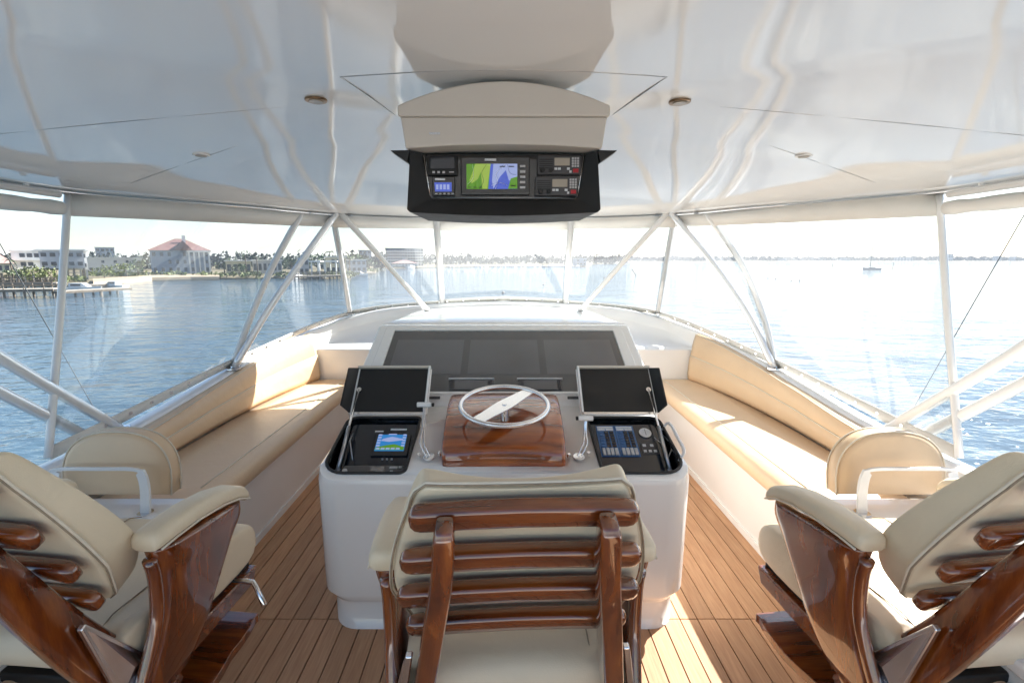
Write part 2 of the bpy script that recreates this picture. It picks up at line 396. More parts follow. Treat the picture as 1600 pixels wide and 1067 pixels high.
# ------------------------------------------------------------------ coaming round the flying bridge
CO = [(2.20, -1.6, .66), (2.20, 0, .68), (2.19, 1.2, .695), (2.17, 2.0, .71), (2.14, 2.57, .735), (2.11, 3.1, .80), (2.07, 3.6, .875),
      (2.00, 4.0, .94), (1.90, 4.35, .995), (1.74, 4.66, 1.05), (1.52, 4.80, 1.10), (1.22, 4.87, 1.16), (.80, 4.90, 1.20), (.4, 4.92, 1.225), (0, 4.925, 1.235)]
half = smooth_path(CO, 5)
coam = half + [[-p[0], p[1], p[2]] for p in half[::-1][1:]]
def normal2(P, i):
    a = Vector(P[max(i - 1, 0)][:2]); b = Vector(P[min(i + 1, len(P) - 1)][:2]); t = (b - a).normalized()
    return Vector((-t.y, t.x))      # points inboard for a path running up the right side and back down the left
coaming = thing('coaming', (0, 4.9, 0), 'white fibreglass coaming wall curving round the front of the flying bridge', 'coaming')
def build_coaming():
    loops = []
    for i, p in enumerate(coam):
        n = normal2(coam, i); x, y, z = p
        wcap = .13
        sec = [(-.10, -1.2), (-.02, -.09), (-.012, -.02), (.004, -.004), (.02, 0), (wcap - .03, .004), (wcap - .008, -.004), (wcap, -.03), (wcap + .004, -.12)]
        loops.append([(x + n.x * a, y + n.y * a, z + b) for a, b in sec])
    n = len(loops[0]); V = [v for l in loops for v in l]; F = []
    for i in range(len(loops) - 1):
        for j in range(n - 1): F.append((i * n + j, i * n + j + 1, (i + 1) * n + j + 1, (i + 1) * n + j))
    mesh('cap', V, F, M['gelcoat'], coaming, smooth=True)
    # inner wall, sides only, and the forward shelf that runs in from the cap
    for s in (-1, 1):
        side = [p for p in half if p[1] < 4.3]
        V, F = [], []
        for p in side:
            for a, b in ((.134, p[2] - .118), (.15, .0)): V.append((s * (p[0] - a), p[1], b))
        for i in range(len(side) - 1): F.append((2 * i, 2 * i + 1, 2 * i + 3, 2 * i + 2))
        mesh('inner_wall', V, F, M['gelcoat'], coaming, smooth=True)
        # bulkhead at the forward end of the bench and the shelf on it
        V = [(s * .80, 4.36, 0), (s * 1.98, 4.36, 0), (s * 1.98, 4.36, .83), (s * .80, 4.36, .83)]
        mesh('bulkhead', [(x, y + d, z) for d in (0, .03) for x, y, z in V], [(0, 1, 2, 3), (4, 7, 6, 5), (0, 3, 7, 4), (1, 5, 6, 2), (3, 2, 6, 7), (0, 4, 5, 1)], M['gelcoat'], coaming, bevel=.012, seg=3)
        inner = []
        for i, p in enumerate(half):
            if p[1] > 4.3 and p[0] > .02:
                nn = normal2(coam, i); inner.append((s * (p[0] + nn.x * .132), p[1] + nn.y * .132, p[2] - .10))
        rows = []
        for (x, y, z) in inner:
            xx = s * max(abs(x), .1); y2 = min(4.365, y - .01)
            rows.append([(x, y, z), (x, y - (y - y2) * .12, z - (z - .83) * .75), (x * .99, y2 + .03, .85), (x * .98, y2, .83)])
        V = [v for r_ in rows for v in r_]; F = []
        for i in range(len(rows) - 1):
            for j in range(3): F.append((i * 4 + j, i * 4 + j + 1, (i + 1) * 4 + j + 1, (i + 1) * 4 + j))
        mesh('forward_shelf', V, F, M['gelcoat'], coaming, smooth=True)
build_coaming()

# ------------------------------------------------------------------ hardtop
HT = [(0, 4.26), (.57, 4.22), (1.0, 4.10), (1.30, 3.93), (1.50, 3.70), (1.70, 3.36), (2.02, 2.98), (2.26, 2.66), (2.30, 2.2), (2.30, 1.2), (2.30, .75), (2.2, .35), (1.7, .2), (0, .15)]  # unseen aft edge cut short to let more skylight in
hth = smooth_path(HT, 6)
HC = Vector((0, 1.85)); CROWN = .15
def ceil_z(x, y):
    """height of the crowned ceiling"""
    v = Vector((x, y)) - HC; a = math.atan2(v.x, v.y); a = abs(a); best = 1
    for (p, q) in zip(hth, hth[1:]):
        aa = math.atan2(p[0], p[1] - HC.y); bb = math.atan2(q[0], q[1] - HC.y)
        if aa <= a <= bb + 1e-9:
            t = (a - aa) / max(bb - aa, 1e-9); e = Vector((p[0] + (q[0] - p[0]) * t, p[1] + (q[1] - p[1]) * t)) - HC
            best = e.length; break
    r = min(1, v.length / best); return 2.0 + CROWN * (1 - r * r)
hardtop = thing('hardtop', (0, 1.3, 2.0), 'glossy white fibreglass hardtop roof reflecting the water above the helm', 'hardtop roof')
def build_hardtop():
    out = hth + [[-p[0], p[1]] for p in hth[::-1][1:-1]]
    n = len(out); NR = 16; V = [(HC.x, HC.y, 2.0 + CROWN)]; F = []
    for k in range(1, NR + 1):
        r = k / NR
        for p in out: V.append((HC.x + (p[0] - HC.x) * r, HC.y + (p[1] - HC.y) * r, 2.0 + CROWN * (1 - r * r)))
    for j in range(n): F.append((0, 1 + j, 1 + (j + 1) % n))
    for k in range(NR - 1):
        for j in range(n):
            a, b = 1 + k * n + j, 1 + k * n + (j + 1) % n; F.append((a, a + n, b + n, b))
    mesh('ceiling_liner', V, F, M['liner'], hardtop, smooth=True)
    # outer shell, lip and upper skin
    loops = []
    for g, z in ((1.0, 2.0), (1.0, 1.985), (1.012, 1.982), (1.14, 2.005), (1.155, 2.03), (1.145, 2.06), (1.0, 2.12), (.8, 2.19), (.4, 2.23), (.01, 2.24)):
        q = [1 + (g - 1) * min(1, max(.2, (p[1] - 2.9) / 1.0)) if g > 1 else g for p in out]     # brow only forward, unseen, pushed out to shade the bench
        loops.append([(HC.x + (p[0] - HC.x) * min(k, 1.02 if k > 1 else k), HC.y + (p[1] - HC.y) * k, z) for p, k in zip(out, q)])
    loft('upper_shell', loops, M['gelcoat'], hardtop, closed=True, caps=False)
    # recessed lamps
    for x, y, mm in ((-.585, 1.60, 'bronze'), (.555, 1.62, 'bronze'), (-1.32, 2.2, 'pipe'), (1.32, 2.22, 'pipe')):
        z = ceil_z(x, y); o = disc('ceiling_lamp', (x, y, z + .002), (0, 0, -1), .034, .008, M[mm], hardtop, bevel=.003)
        disc('lens', (x, y, z - .006), (0, 0, -1), .022, .003, M['lcd'], o)
    # access hatch outline round the radio box
    P = [(-.38, 1.78), (-.445, 1.41), (-.2, 1.365), (0, 1.355), (.2, 1.365), (.445, 1.41), (.38, 1.78)]
    P = [P[0]] + [P[1]] + P[2:5] + [P[5], P[6]]
    tube('hatch_seam', [(x, y, ceil_z(x, y) + .0005) for x, y in P], .0022, M['brushed'], hardtop, n=6)
    # moulding seams across the liner
    for s in (-1, 1):
        tube('liner_seam', [(s * x, y, ceil_z(s * x, y) + .0006) for x, y in ((.7, 1.66), (1.1, 1.7), (1.6, 1.72), (2.2, 1.7))], .0008, M['brushed'], hardtop, n=6)
        tube('liner_seam', [(s * x, y, ceil_z(s * x, y) + .0006) for x, y in ((1.1, 2.1), (1.5, 2.35), (1.95, 2.6))], .0008, M['brushed'], hardtop, n=6)
        # track screwed under the edge for the curtains
        E = [p for p in hth if p[0] > .02 and .8 < p[1]]
        tube('curtain_track', [(s * (p[0] - .02 * (1 if p[0] > .3 else .3)), p[1] - .02, 1.993) for p in E], .007, M['alu'], hardtop, n=8)
    for s in (-1, 1):
        for x, y in ((1.22, 3.94), (1.34, 3.86), (1.45, 3.72)):
            disc('track_fitting', (s * x, y, 1.998), (0, 0, -1), .018, .012, M['brushed'], hardtop, n=10)
build_hardtop()

# ------------------------------------------------------------------ clear curtains between hardtop and coaming
TB = [((0, 4.235, 1.99), (0, 4.87, 1.24)), ((.57, 4.20, 1.99), (.61, 4.85, 1.205)), ((1.35, 3.86, 1.99), (1.52, 4.74, 1.105)),
      ((1.73, 3.28, 1.99), (2.00, 3.62, .885)), ((2.27, 2.60, 1.99), (2.12, 2.12, .725))]
def interp(tb, n=7):
    flat = [list(a) + list(b) for a, b in tb]; return smooth_path(flat, n)
right_s = interp(TB, 7)
def strip(i0, i1, mirror=1):
    return [(Vector((mirror * q[0], q[1], q[2])), Vector((mirror * q[3], q[4], q[5]))) for q in right_s[i0:i1 + 1]]
def curtain(name, cols, label, group=None):
    L = cols[len(cols) // 2][1]
    t = thing(name, tuple(L), label, 'clear curtain', group)
    def band(nm, v0, v1, m, off=0, thick=.0025):
        A = [a.lerp(b, v0) for a, b in cols]; B = [a.lerp(b, v1) for a, b in cols]; N = len(A)
        V = A + B; F = [(i, i + 1, N + i + 1, N + i) for i in range(N - 1)]
        o = mesh(nm, V, F, m, t, smooth=True)
        if thick:
            s = o.modifiers.new('thick', 'SOLIDIFY'); s.thickness = thick; s.offset = 0
        return o
    h = sum((a - b).length for a, b in cols) / len(cols)
    v = .115 / h
    band('valance', 0, v, M['valance'], thick=.004)
    band('clear_sheet', v, 1 - .06 / h, M['vinyl'], thick=0)
    band('lower_border', 1 - .06 / h, 1, M['valance'], thick=.004)
    acc = .04; prev = None
    for a, b in cols:                                  # turn-button snaps along the lower border
        p = a.lerp(b, 1 - .03 / h)
        if prev is not None:
            seg = (p - prev).length; k = 0
            while acc < seg:
                q = prev.lerp(p, acc / seg); nn = Vector((-q.x, 2.0 - q.y, 0)).normalized()
                disc('snap', q + nn * .001, nn, .009, .006, M['chrome'], t, n=10); acc += .16
            acc -= seg
        prev = p
    return t
c_front = [(Vector((-b[0].x, b[0].y, b[0].z)), Vector((-b[1].x, b[1].y, b[1].z))) for b in strip(0, 7)][::-1][:-1] + strip(0, 7)
curtain('clear_curtain', c_front, 'middle clear vinyl window straight ahead above the dash')
curtain('clear_curtain', strip(7, 14, -1), 'clear vinyl window just left of the middle one, dock houses seen through it')
curtain('clear_curtain', strip(7, 14, 1), 'clear vinyl window just right of the middle one, open water seen through it')
curtain('clear_curtain', strip(14, 28, -1), 'big side clear vinyl window on the town side, red roofed house seen through it')
curtain('clear_curtain', strip(14, 28, 1), 'big side clear vinyl window with the anchored sailboat seen through it')
# rolled-up curtain panels aft of the side windows
for s, nm in ((-1, 'over the town side'), (1, 'over the open water side')):
    t = thing('rolled_curtain', (s * 2.24, 1.2, 1.9), 'rolled up white curtain strapped under the hardtop edge ' + nm, 'rolled curtain')
    P = [(s * x, y, z) for x, y, z in ((2.235, 2.50, 1.905), (2.25, 2.2, 1.905), (2.25, 1.4, 1.902), (2.25, .9, 1.905), (2.25, .7, 1.905))]
    P = smooth_path(P, 5)
    tube('roll', P, [.034 + .003 * math.sin(i * 1.7) for i in range(len(P))], M['valance'], t, n=16)
    for y in (2.1, 1.5, .95):
        Q = [(s * (2.25 + .042 * math.cos(a)), y, 1.908 + .052 * math.sin(a)) for a in [2 * math.pi * k / 14 for k in range(14)]]
        tube('strap', Q, .006, M['valance'], t, n=6, closed=True)
    t = thing('curtain_rail', (s * 2.2, 1.2, 1.97), 'white tubular rail under the hardtop ' + nm, 'rail')
    tube('rail_tube', [(s * 2.19, 2.45, 1.965), (s * 2.2, 1.6, 1.97), (s * 2.2, .7, 1.97)], .017, M['pipe'], t, n=12)
    for y in (2.3, 1.5, .9): disc('rail_clip', (s * 2.2, y, 1.975), (0, 0, 1), .012, .02, M['pipe'], t, n=10)

# ------------------------------------------------------------------ pipework
def pipe(P, r, label, name='support_pipe', m='pipe', foot=True, cat='pipe', n=14):
    P = smooth_path(P, 6) if len(P) > 2 else P
    base = min(P, key=lambda p: p[2]); t = thing(name, tuple(base), label, cat)
    tube('tube', P, r, M[m], t, n=n)
    if foot:
        disc('foot_flange', (base[0], base[1], base[2] - .012), (0, 0, 1), r * 1.9, .014, M['chrome'], t, n=20)
        for k in range(4):
            a = math.pi / 4 + k * math.pi / 2
            disc('screw', (base[0] + math.cos(a) * r * 1.5, base[1] + math.sin(a) * r * 1.5, base[2] + .001), (0, 0, 1), .003, .003, M['brushed'], t, n=8)
    return t
for s, side in ((-1, 'town side'), (1, 'open water side')):
    pipe([(s * 1.29, 3.90, 2.01), (s * .98, 4.10, 1.60), (s * .68, 4.30, 1.19)], .023, 'slanting white pipe from hardtop corner down to the dash top, ' + side)
    pipe([(s * 1.31, 3.88, 2.01), (s * (1.62 if s > 0 else 1.58), 3.77, 1.62), (s * (1.86 if s > 0 else 1.82), 3.62, 1.22), (s * 1.985, 3.45, .865)], .025, 'bowed silvery pipe from hardtop corner down to the coaming, inner one, ' + side, m='silver')
    pipe([(s * 1.50, 3.70, 2.01), (s * (1.78 if s > 0 else 1.72), 3.64, 1.62), (s * (1.94 if s > 0 else 1.89), 3.56, 1.22), (s * 2.02, 3.50, .875)], .023, 'bowed white pipe beside the silvery one on the coaming, ' + side)
    pipe([(s * 1.36, 3.93, 2.0), (s * 1.44, 4.33, 1.56), (s * 1.52, 4.72, 1.125)], .024, 'straight white corner pipe of the window enclosure, ' + side, name='corner_pipe')
    pipe([(s * .575, 4.20, 2.0), (s * .62, 4.83, 1.225)], .029, 'upright white window mullion beside the middle window, ' + side, name='window_mullion', foot=False, cat='mullion')
    pipe([(s * 2.275, 2.60, 1.985), (s * 2.20, 2.36, 1.35), (s * 2.13, 2.12, .735)], .017, 'thin white zipper seam post closing the side window, ' + side, name='seam_post', foot=False, cat='post', n=10)
    pipe([(s * 2.25, 1.42, 2.01), (s * 2.22, 1.95, 1.35), (s * 2.10, 2.50, .745)], .027, 'leaning hardtop leg pipe, upper of the pair, ' + side, m='silver' if s < 0 else 'pipe')
    pipe([(s * 2.28, 1.22, 2.01), (s * 2.25, 1.78, 1.35), (s * 2.13, 2.36, .735)], .027, 'leaning hardtop leg pipe, lower of the pair, ' + side, m='silver' if s < 0 else 'pipe')
    t = thing('outrigger_line', (s * 3.2, 3.6, .2), 'thin dark rigging line slanting outside the side window, ' + side, 'rigging line')
    tube('line', [(s * 3.2, 2.3, 3.7), (s * 3.2, 3.04, 1.92), (s * 3.2, 3.33, 1.2), (s * 3.2, 3.75, .15), (s * 2.35, 3.9, -.2)], .0032, M['cable'], t, n=6)

# ------------------------------------------------------------------ benches
def bench(s, label):
    t = thing('bench_seat', (s * 1.66, 3.2, 0), label, 'bench')
    y0, y1 = 2.02, 4.35
    box('base', *sorted((s * 1.46, s * 1.99)), y0, y1, 0, .43, M['gelcoat'], t, bevel=.012, seg=3)
    box('kick_trim', *sorted((s * 1.448, s * 1.459)), y0, y1, 0, .045, M['gel_matt'], t, bevel=.003)
    # seat cushion: lofted along y
    def sec(y, k=1):
        q = 1.895 - max(0, y - 3.6) * .12
        pr = [(1.385, .455), (1.375, .49), (1.383, .525), (1.41, .545), (1.47, .552), (1.60, .556), (1.76, .553), (q, .55), (q + .005, .47), (q - .015, .435), (1.45, .432), (1.40, .44)]
        cx, cz = 1.64, .49
        return [(s * (cx + (x - cx) * k), y, cz + (z - cz) * k) for x, z in pr]
    ys = [y0 + (y1 - y0 - .01) * i / 14 for i in range(15)]
    loops = [sec(ys[0], .9)] + [sec(y0 + .012, .985)] + [sec(y) for y in ys[1:-1]] + [sec(y1 - .02, .985), sec(y1 - .008, .9)]
    loft('seat_cushion', loops, M['tan'], t)
    tube('seat_piping', [(s * 1.475, y, .5535) for y in ys[1:]], .0035, M['piping'], t, n=6)
    tube('seat_piping', [(s * 1.392, y, .453) for y in ys[1:]], .0035, M['piping'], t, n=6)
    # back cushion follows the coaming, curving in at the forward end
    hp = [p for p in smooth_path(CO, 12) if y0 + .12 < p[1] < 4.33]
    def bsec(p, k=1, full=True):
        zt = p[2] - .005; zb = .556; xo = p[0] - .138; xf = min(1.905, p[0] - .134 - .075)
        h = zt - zb; zm = zb + h * .52
        pr = [(xf, zb), (xf - .006, zb + h * .12), (xf - .002, zb + h * .3), (xf + .006, zm - .006), (xf + .014, zm), (xf + .012, zm + .008), (xf + .022, zb + h * .75),
              (xf + .042, zt - .012), (xf + .06, zt), (xo + .012, zt), (xo + .02, zt - .02), (xf + .10, zb)]
        cx = sum(a for a, b in pr) / 12; cz = sum(b for a, b in pr) / 12
        return [(s * (cx + (x - cx) * k), p[1], cz + (z - cz) * k) for x, z in pr]
    loops = [bsec(hp[0], .8)] + [bsec(hp[0], .97)] + [bsec(p) for p in hp[1:-1]] + [bsec(hp[-1], .97), bsec(hp[-1], .8)]
    loft('back_cushion', loops, M['tan'], t)
    P = []; Q = []
    for p in hp:
        b = bsec(p); P.append((b[4][0] - s * .004, b[4][1], b[4][2])); Q.append((b[7][0], b[7][1], b[7][2] + .006))
    tube('back_piping', P, .0045, M['piping'], t, n=6); tube('back_piping', Q, .004, M['piping'], t, n=6)
    # end backrest standing on the aft cabinet
    return t
bench(-1, 'long tan upholstered bench along the coaming on the town side')
bench(1, 'long tan upholstered bench along the coaming, front edge in sun on the open water side')

def cabinet(s, label):
    t = thing('side_cabinet', (s * 1.75, 1.3, 0), label, 'cabinet')
    pl = rrect(1.36, 2.0, .2, 2.0, (.02, .02, .02, .07), 5)
    prism('body', [(s * x, y, 0) for x, y in rrect(1.40, 1.99, .25, 1.97, (.02, .02, .02, .06), 5)], (0, 0, .555), M['gelcoat'], t, bevel=.006)
    prism('top', [(s * x, y, .556) for x, y in pl], (0, 0, .045), M['gelcoat'], t, bevel=.014, seg=3)
    box('padded_front', *sorted((s * 1.345, s * 1.40)), .4, 1.9, .12, .50, M['tan'], t, bevel=.022, seg=4)
    return t
cabinet(-1, 'white side cabinet with padded front behind the bench, town side')
cabinet(1, 'white side cabinet with sunlit top behind the bench, open water side')
def end_rest(s, label):
    t = thing('end_backrest', (s * 1.66, 1.93, .6), label, 'backrest')
    x0, x1, zb = 1.43, 1.93, .63
    out = []
    for k in range(25):
        a = math.pi * k / 24; c, q = math.cos(a), math.sin(a)
        out.append((1.68 - .235 * math.copysign(abs(c) ** .80, c), zb + .085 + .200 * abs(q) ** .85))
    out = [(x0 + .02, zb + .01)] + out + [(x1 - .02, zb + .01)]
    loops = []
    for d, k in ((0, .86), (.008, .95), (.022, 1.0), (.075, 1.0), (.092, .95), (.1, .86)):
        loops.append([(s * (1.68 + (x - 1.68) * k), 1.93 + d + (z - zb) * .10, .78 + (z - .78) * k) for x, z in out])
    loft('cushion', loops, M['tan'], t)
    for d in (.018, .078):
        tube('piping', [(s * x, 1.93 + d + (z - zb) * .10, z) for x, z in [(1.68 + (a - 1.68) * 1.006, .78 + (b - .78) * 1.008) for a, b in out]], .0035, M['piping'], t, n=6)
    P = [(s * 1.50, 1.86, .60), (s * 1.50, 1.875, .70), (s * 1.515, 1.885, .765), (s * 1.55, 1.89, .785), (s * 1.70, 1.89, .787), (s * 1.86, 1.89, .785), (s * 1.88, 1.89, .76), (s * 1.885, 1.87, .70), (s * 1.885, 1.86, .60)]
    loops = []
    Q = smooth_path(P, 4)
    for i, p in enumerate(Q):
        a = Vector(Q[max(i - 1, 0)]); b = Vector(Q[min(i + 1, len(Q) - 1)]); tt = (b - a).normalized(); sd_ = tt.cross(Vector((0, 1, 0))).normalized()
        c = Vector(p); ww = .020 if abs(tt.z) > .6 else .007
        loops.append([tuple(c + sd_ * a_ + Vector((0, b_, 0))) for a_, b_ in ((-ww, -.006), (ww, -.006), (ww, .006), (-ww, .006))])
    loft('bracket', loops, M['pipe'], t, smooth=False, bevel=.002)
    for x in (1.50, 1.885): disc('socket', (s * x, 1.86, .602), (0, 0, 1), .03, .006, M['chrome'], t)
    return t
end_rest(-1, 'round topped cream backrest on white bracket behind the town side bench')
end_rest(1, 'round topped cream backrest with sunlit top behind the open water side bench')

# ------------------------------------------------------------------ helm console
console = thing('helm_console', (0, 2.5, 0), 'white fibreglass helm console with three dark monitors and two open instrument pods', 'helm console')
def build_console():
    # plan outline with round corners, swept up in slices that follow the sloping top
    X = .812
    def outline(yb, yf, x, r): return rrect(-x, x, yb, yf, (r, r, .03, .03), 7)
    def top_z(y):
        for (a, za), (b, zb) in zip(((1.8, .738), (1.90, .745), (2.40, .868), (2.60, .905), (3.2, .905)), ((1.90, .745), (2.40, .868), (2.60, .905), (3.2, .905), (9, .905))):
            if y <= b: return za + (zb - za) * max(0, (y - a)) / (b - a)
    loops = [[(x, y, 0.0) for x, y in outline(1.925, 3.0, .785, .12)], [(x, y, .13) for x, y in outline(1.925, 3.0, .785, .12)],
             [(x, y, .150) for x, y in outline(1.915, 3.0, .792, .12)], [(x, y, .165) for x, y in outline(1.90, 3.0, .78, .11)], [(x, y, .20) for x, y in outline(1.885, 3.0, X - .002, .115)],
             [(x, y, .30) for x, y in outline(1.88, 3.0, X, .12)], [(x, y, .715) for x, y in outline(1.875, 3.0, X, .12)],
             [(x, y, top_z(y) - .006) for x, y in outline(1.882, 3.0, X - .006, .118)], [(x, y, top_z(y)) for x, y in outline(1.897, 2.98, X - .02, .11)]]
    n = len(loops[0]); V = [v for l in loops for v in l]; F = []
    for i in range(len(loops) - 1):
        for j in range(n): F.append((i * n + j, i * n + (j + 1) % n, (i + 1) * n + (j + 1) % n, (i + 1) * n + j))
    F.append(tuple(range(n))[::-1])
    # sloping top closed by rows between left and right halves
    base = (len(loops) - 1) * n; F.append(tuple(base + j for j in range(n)))
    body = mesh('body', V, F, M['gelcoat'], console, smooth=True)
    cutters = []
    for s in (-1, 1):
        r = rrect(.422, .785, 1.922, 2.345, (.03, .10, .05, .02), 6)
        P = [(s * x, y, .45) for x, y in r]
        cutters.append(prism('cutter', P, (0, 0, .6), None, console, bevel=0))
    cut(body, cutters); body.data.shade_smooth()
    m = body.modifiers.new('ws', 'WEIGHTED_NORMAL'); m.keep_sharp = True
    es = body.modifiers.new('es', 'EDGE_SPLIT'); es.split_angle = R(35)
    # dash: leaning monitor bank
    F_ = Frame((0, 2.585, .905), (1, 0, 0), (0, .455, .315)); H = .575
    zt = lambda b: F_.p(0, b).z; yt = lambda b: F_.p(0, b).y
    wb, wt, d = .86, .80, .11
    V = [(-wb, 2.56, .86), (wb, 2.56, .86), (-wb, 2.579, .901), (wb, 2.579, .901), (-wt, yt(H), zt(H)), (wt, yt(H), zt(H)),
         (-wt, yt(H) + .10, zt(H) - .005), (wt, yt(H) + .10, zt(H) - .005), (-wt - .02, 4.40, .86), (wt + .02, 4.40, .86), (-wt - .02, 4.4, .5), (wt + .02, 4.4, .5), (-wb, 2.6, .3), (wb, 2.6, .3)]
    F = [(0, 1, 3, 2), (2, 3, 5, 4), (4, 5, 7, 6), (6, 7, 9, 8), (8, 9, 11, 10), (0, 2, 4, 6, 8, 10, 12), (1, 13, 11, 9, 7, 5, 3), (12, 10, 11, 13), (0, 12, 13, 1)]
    mesh('dash', V, F, M['gelcoat'], console, bevel=.018, seg=4)
    # brow running forward from dash top to the cap
    rows = []
    for i in range(13):
        t = -1 + 2 * i / 12; x = t * .80; yb = 4.76 - .02 * t * t; zc = 1.215 - .035 * t * t
        rows.append([(x, yt(H) + .05, zt(H) - .03), (x, yt(H) + .09, zt(H) - .004), (x, 3.6, 1.222 - .02 * t * t), (x, 4.2, 1.215 - .03 * t * t), (x, yb, zc - .02), (x, yb + .02, zc - .12)])
    V = [v for r_ in rows for v in r_]; F = []
    for i in range(12):
        for j in range(5): F.append((i * 6 + j, i * 6 + j + 1, (i + 1) * 6 + j + 1, (i + 1) * 6 + j))
    mesh('brow', V, F, M['gelcoat'], console, smooth=True)
    # bezel ring proud of the dash face
    a0, a1 = .765, .725
    ring_o = [(-.80, .002), (.80, .002), (.745, H - .012), (-.745, H - .012)]
    ring_i = [(-.728, .018), (.728, .018), (.69, H - .055), (-.69, H - .055)]
    V = [F_.p(a, b, 0) for a, b in ring_o] + [F_.p(a, b, .012) for a, b in ring_o] + [F_.p(a, b, .012) for a, b in ring_i] + [F_.p(a, b, 0) for a, b in ring_i]
    F = []
    for k in range(4):
        j = (k + 1) % 4; F += [(k, j, 4 + j, 4 + k), (4 + k, 4 + j, 8 + j, 8 + k), (8 + k, 8 + j, 12 + j, 12 + k)]
    mesh('bezel', V, F, M['gelcoat'], console, bevel=.005, seg=3)
    g = F_.poly('glass', [(-.726, .020), (.726, .020), (.688, H - .058), (-.688, H - .058)], .001, M['monitor'], console, h=.004)
    for k, (x0, x1) in enumerate(((-.655, -.245), (-.205, .205), (.245, .655))):
        sk = .018
        scr = F_.poly('monitor', [(x0 * 1.03, .15), (x1 * 1.03, .15), (x1, .435), (x0, .435)], .0052, M['monitor2'], console, h=.0012)
    # two small trays with pads under the monitors
    for x0, x1 in ((-.305, -.065), (.085, .325)):
        F_.box('pad_tray', x0, x1, .026, .105, .006, .012, M['grey_plastic'], console)
        F_.box('pad_screen', x0 + .025, x1 - .025, .030, .098, .012, .0145, M['monitor2'], console, bevel=.001)
        F_.box('pad_rail', x0 - .01, x1 + .01, .106, .113, .006, .018, M['white_label'], console, bevel=.001)
    for x in (-.44, .44):
        box('trim_strip', x - .09, x + .09, 2.54, 2.555, .895, .909, M['grey_plastic'], console, bevel=.002)
    # ---- the two pods
    for s in (-1, 1):
        # rubber gasket round the opening
        r = rrect(.422, .785, 1.922, 2.345, (.03, .10, .05, .02), 6)
        tube('gasket', [(s * x, y, top_z(y) + .003) for x, y in r], .007, M['black_rub'], console, n=8, closed=True)
        # well: lining and the tilted instrument panel
        V = [(s * x * 1 - s * (x - .595) * .004, y, z) for z in (.50,) for x, y in r] + [(s * (.595 + (x - .595) * .99), 2.14 + (y - 2.14) * .99, top_z(y) - .001) for x, y in r]
        n2 = len(r); V = [(s * (.595 + (x - .595) * .99), 2.14 + (y - 2.14) * .99, .50) for x, y in r] + V[n2:]
        mesh('well', V, [tuple(range(n2))] + [(j, (j + 1) % n2, n2 + (j + 1) % n2, n2 + j) for j in range(n2)], M['black_gloss'], console, smooth=False)
        P = Frame((s * .595, 2.07, .700), (1, 0, 0), (0, .25, .125))   # origin at panel's lower middle
        P.box('instrument_panel', -.165, .170, -.02, .285, -.006, 0, M['navy_panel'], console)
        if s < 0:
            e = P.box('engine_display', -.035, .140, .075, .212, 0, .010, M['black_gloss'], console, bevel=.004)
            scr = P.poly('screen', [(-.020, .102), (.120, .102), (.120, .205), (-.020, .205)], .0104, M['scr_sky'], e)
            P.poly('screen_cloud', [(.0, .165), (.04, .158), (.10, .168), (.105, .176), (.05, .19), (.01, .178)], .0120, M['scr_pale'], e)
            P.poly('screen_field', [(-.018, .107), (.118, .107), (.118, .125), (.07, .143), (.03, .136), (-.018, .122)], .0120, M['scr_green'], e)
            P.boxes('screen_readout', [(-.018, -.001, .197 - .017 * k, .206 - .017 * k, .012, .0135) for k in range(5)] + [(.102, .118, .197 - .017 * k, .206 - .017 * k, .012, .0135) for k in range(5)] +
                    [(.03, .07, .203, .209, .012, .0135)] + [(-.015 + .024 * k, .003 + .024 * k, .110, .119, .0132, .0145) for k in range(5)], M['scr_pale'], e)
            P.boxes('display_label', [(.03, .11, .243, .253, 0, .003), (-.045, -.004, .231, .239, .0, .003)], M['white_label'], console)
            P.boxes('push_button', [(.022 + .022 * k, .031 + .022 * k, .054, .063, 0, .006) for k in range(3)], M['button_grey'], console, bevel=.001)
            # marine radio along the aft side of the well
            Q = Frame((s * .595, 1.960, .708), (1, 0, 0), (0, .17, .035))
            rd = Q.box('radio', -.125, .150, .0, .085, -.05, .012, M['grey_plastic'], console, bevel=.006)
            Q.boxes('radio_display', [(.0, .062, .030, .070, .012, .0145)], M['monitor2'], rd)
            Q.boxes('radio_button', [(.085, .120, .055, .068, .012, .016), (.092, .105, .030, .040, .012, .016), (.092, .105, .014, .024, .012, .016), (.125, .138, .060, .070, .012, .016)], M['button_grey'], rd)
            disc('radio_knob', Q.p(-.105, .03, .012), Q.n, .011, .014, M['button_grey'], rd, n=14, bevel=.002)
            tube('wire', [P.p(-.14, .20, .03), P.p(-.165 + .03, .13, .05), P.p(-.10, .03, .03)], .003, M['brushed'], console, n=6)
        else:
            for a0 in (-.150 + .022, -.150 + .128 - .012):
                P.box('switch_block', a0 - .006, a0 + .086, .075, .272, 0, .003, M['button_blue'], console, bevel=.001)
                P.boxes('switch_header', [(a0, a0 + .078, .255, .265, .003, .0055), (a0, a0 + .037, .238, .250, .003, .0065), (a0 + .041, a0 + .078, .238, .250, .003, .0065)], M['white_label'], console)
                for r_ in range(6):
                    for c_ in range(3):
                        P.box('rocker_switch', a0 + .004 + c_ * .026, a0 + .024 + c_ * .026, .131 + .0175 * r_, .145 + .0175 * r_, .003, .008,
                              M['navy_panel'] if c_ else M['button_blue'], console, bevel=.002)
                P.boxes('breaker_row', [(a0 + .002 + k * .020, a0 + .017 + k * .020, .080, .122, .003, .012) for k in range(4)], M['button_grey'], console, bevel=.002)
            gz = disc('gauge', P.p(.105, .222, 0), P.n, .031, .008, M['chrome'], console, n=28, bevel=.002)
            disc('gauge_face', P.p(.105, .222, .0085), P.n, .027, .001, M['white_label'], gz, n=28)
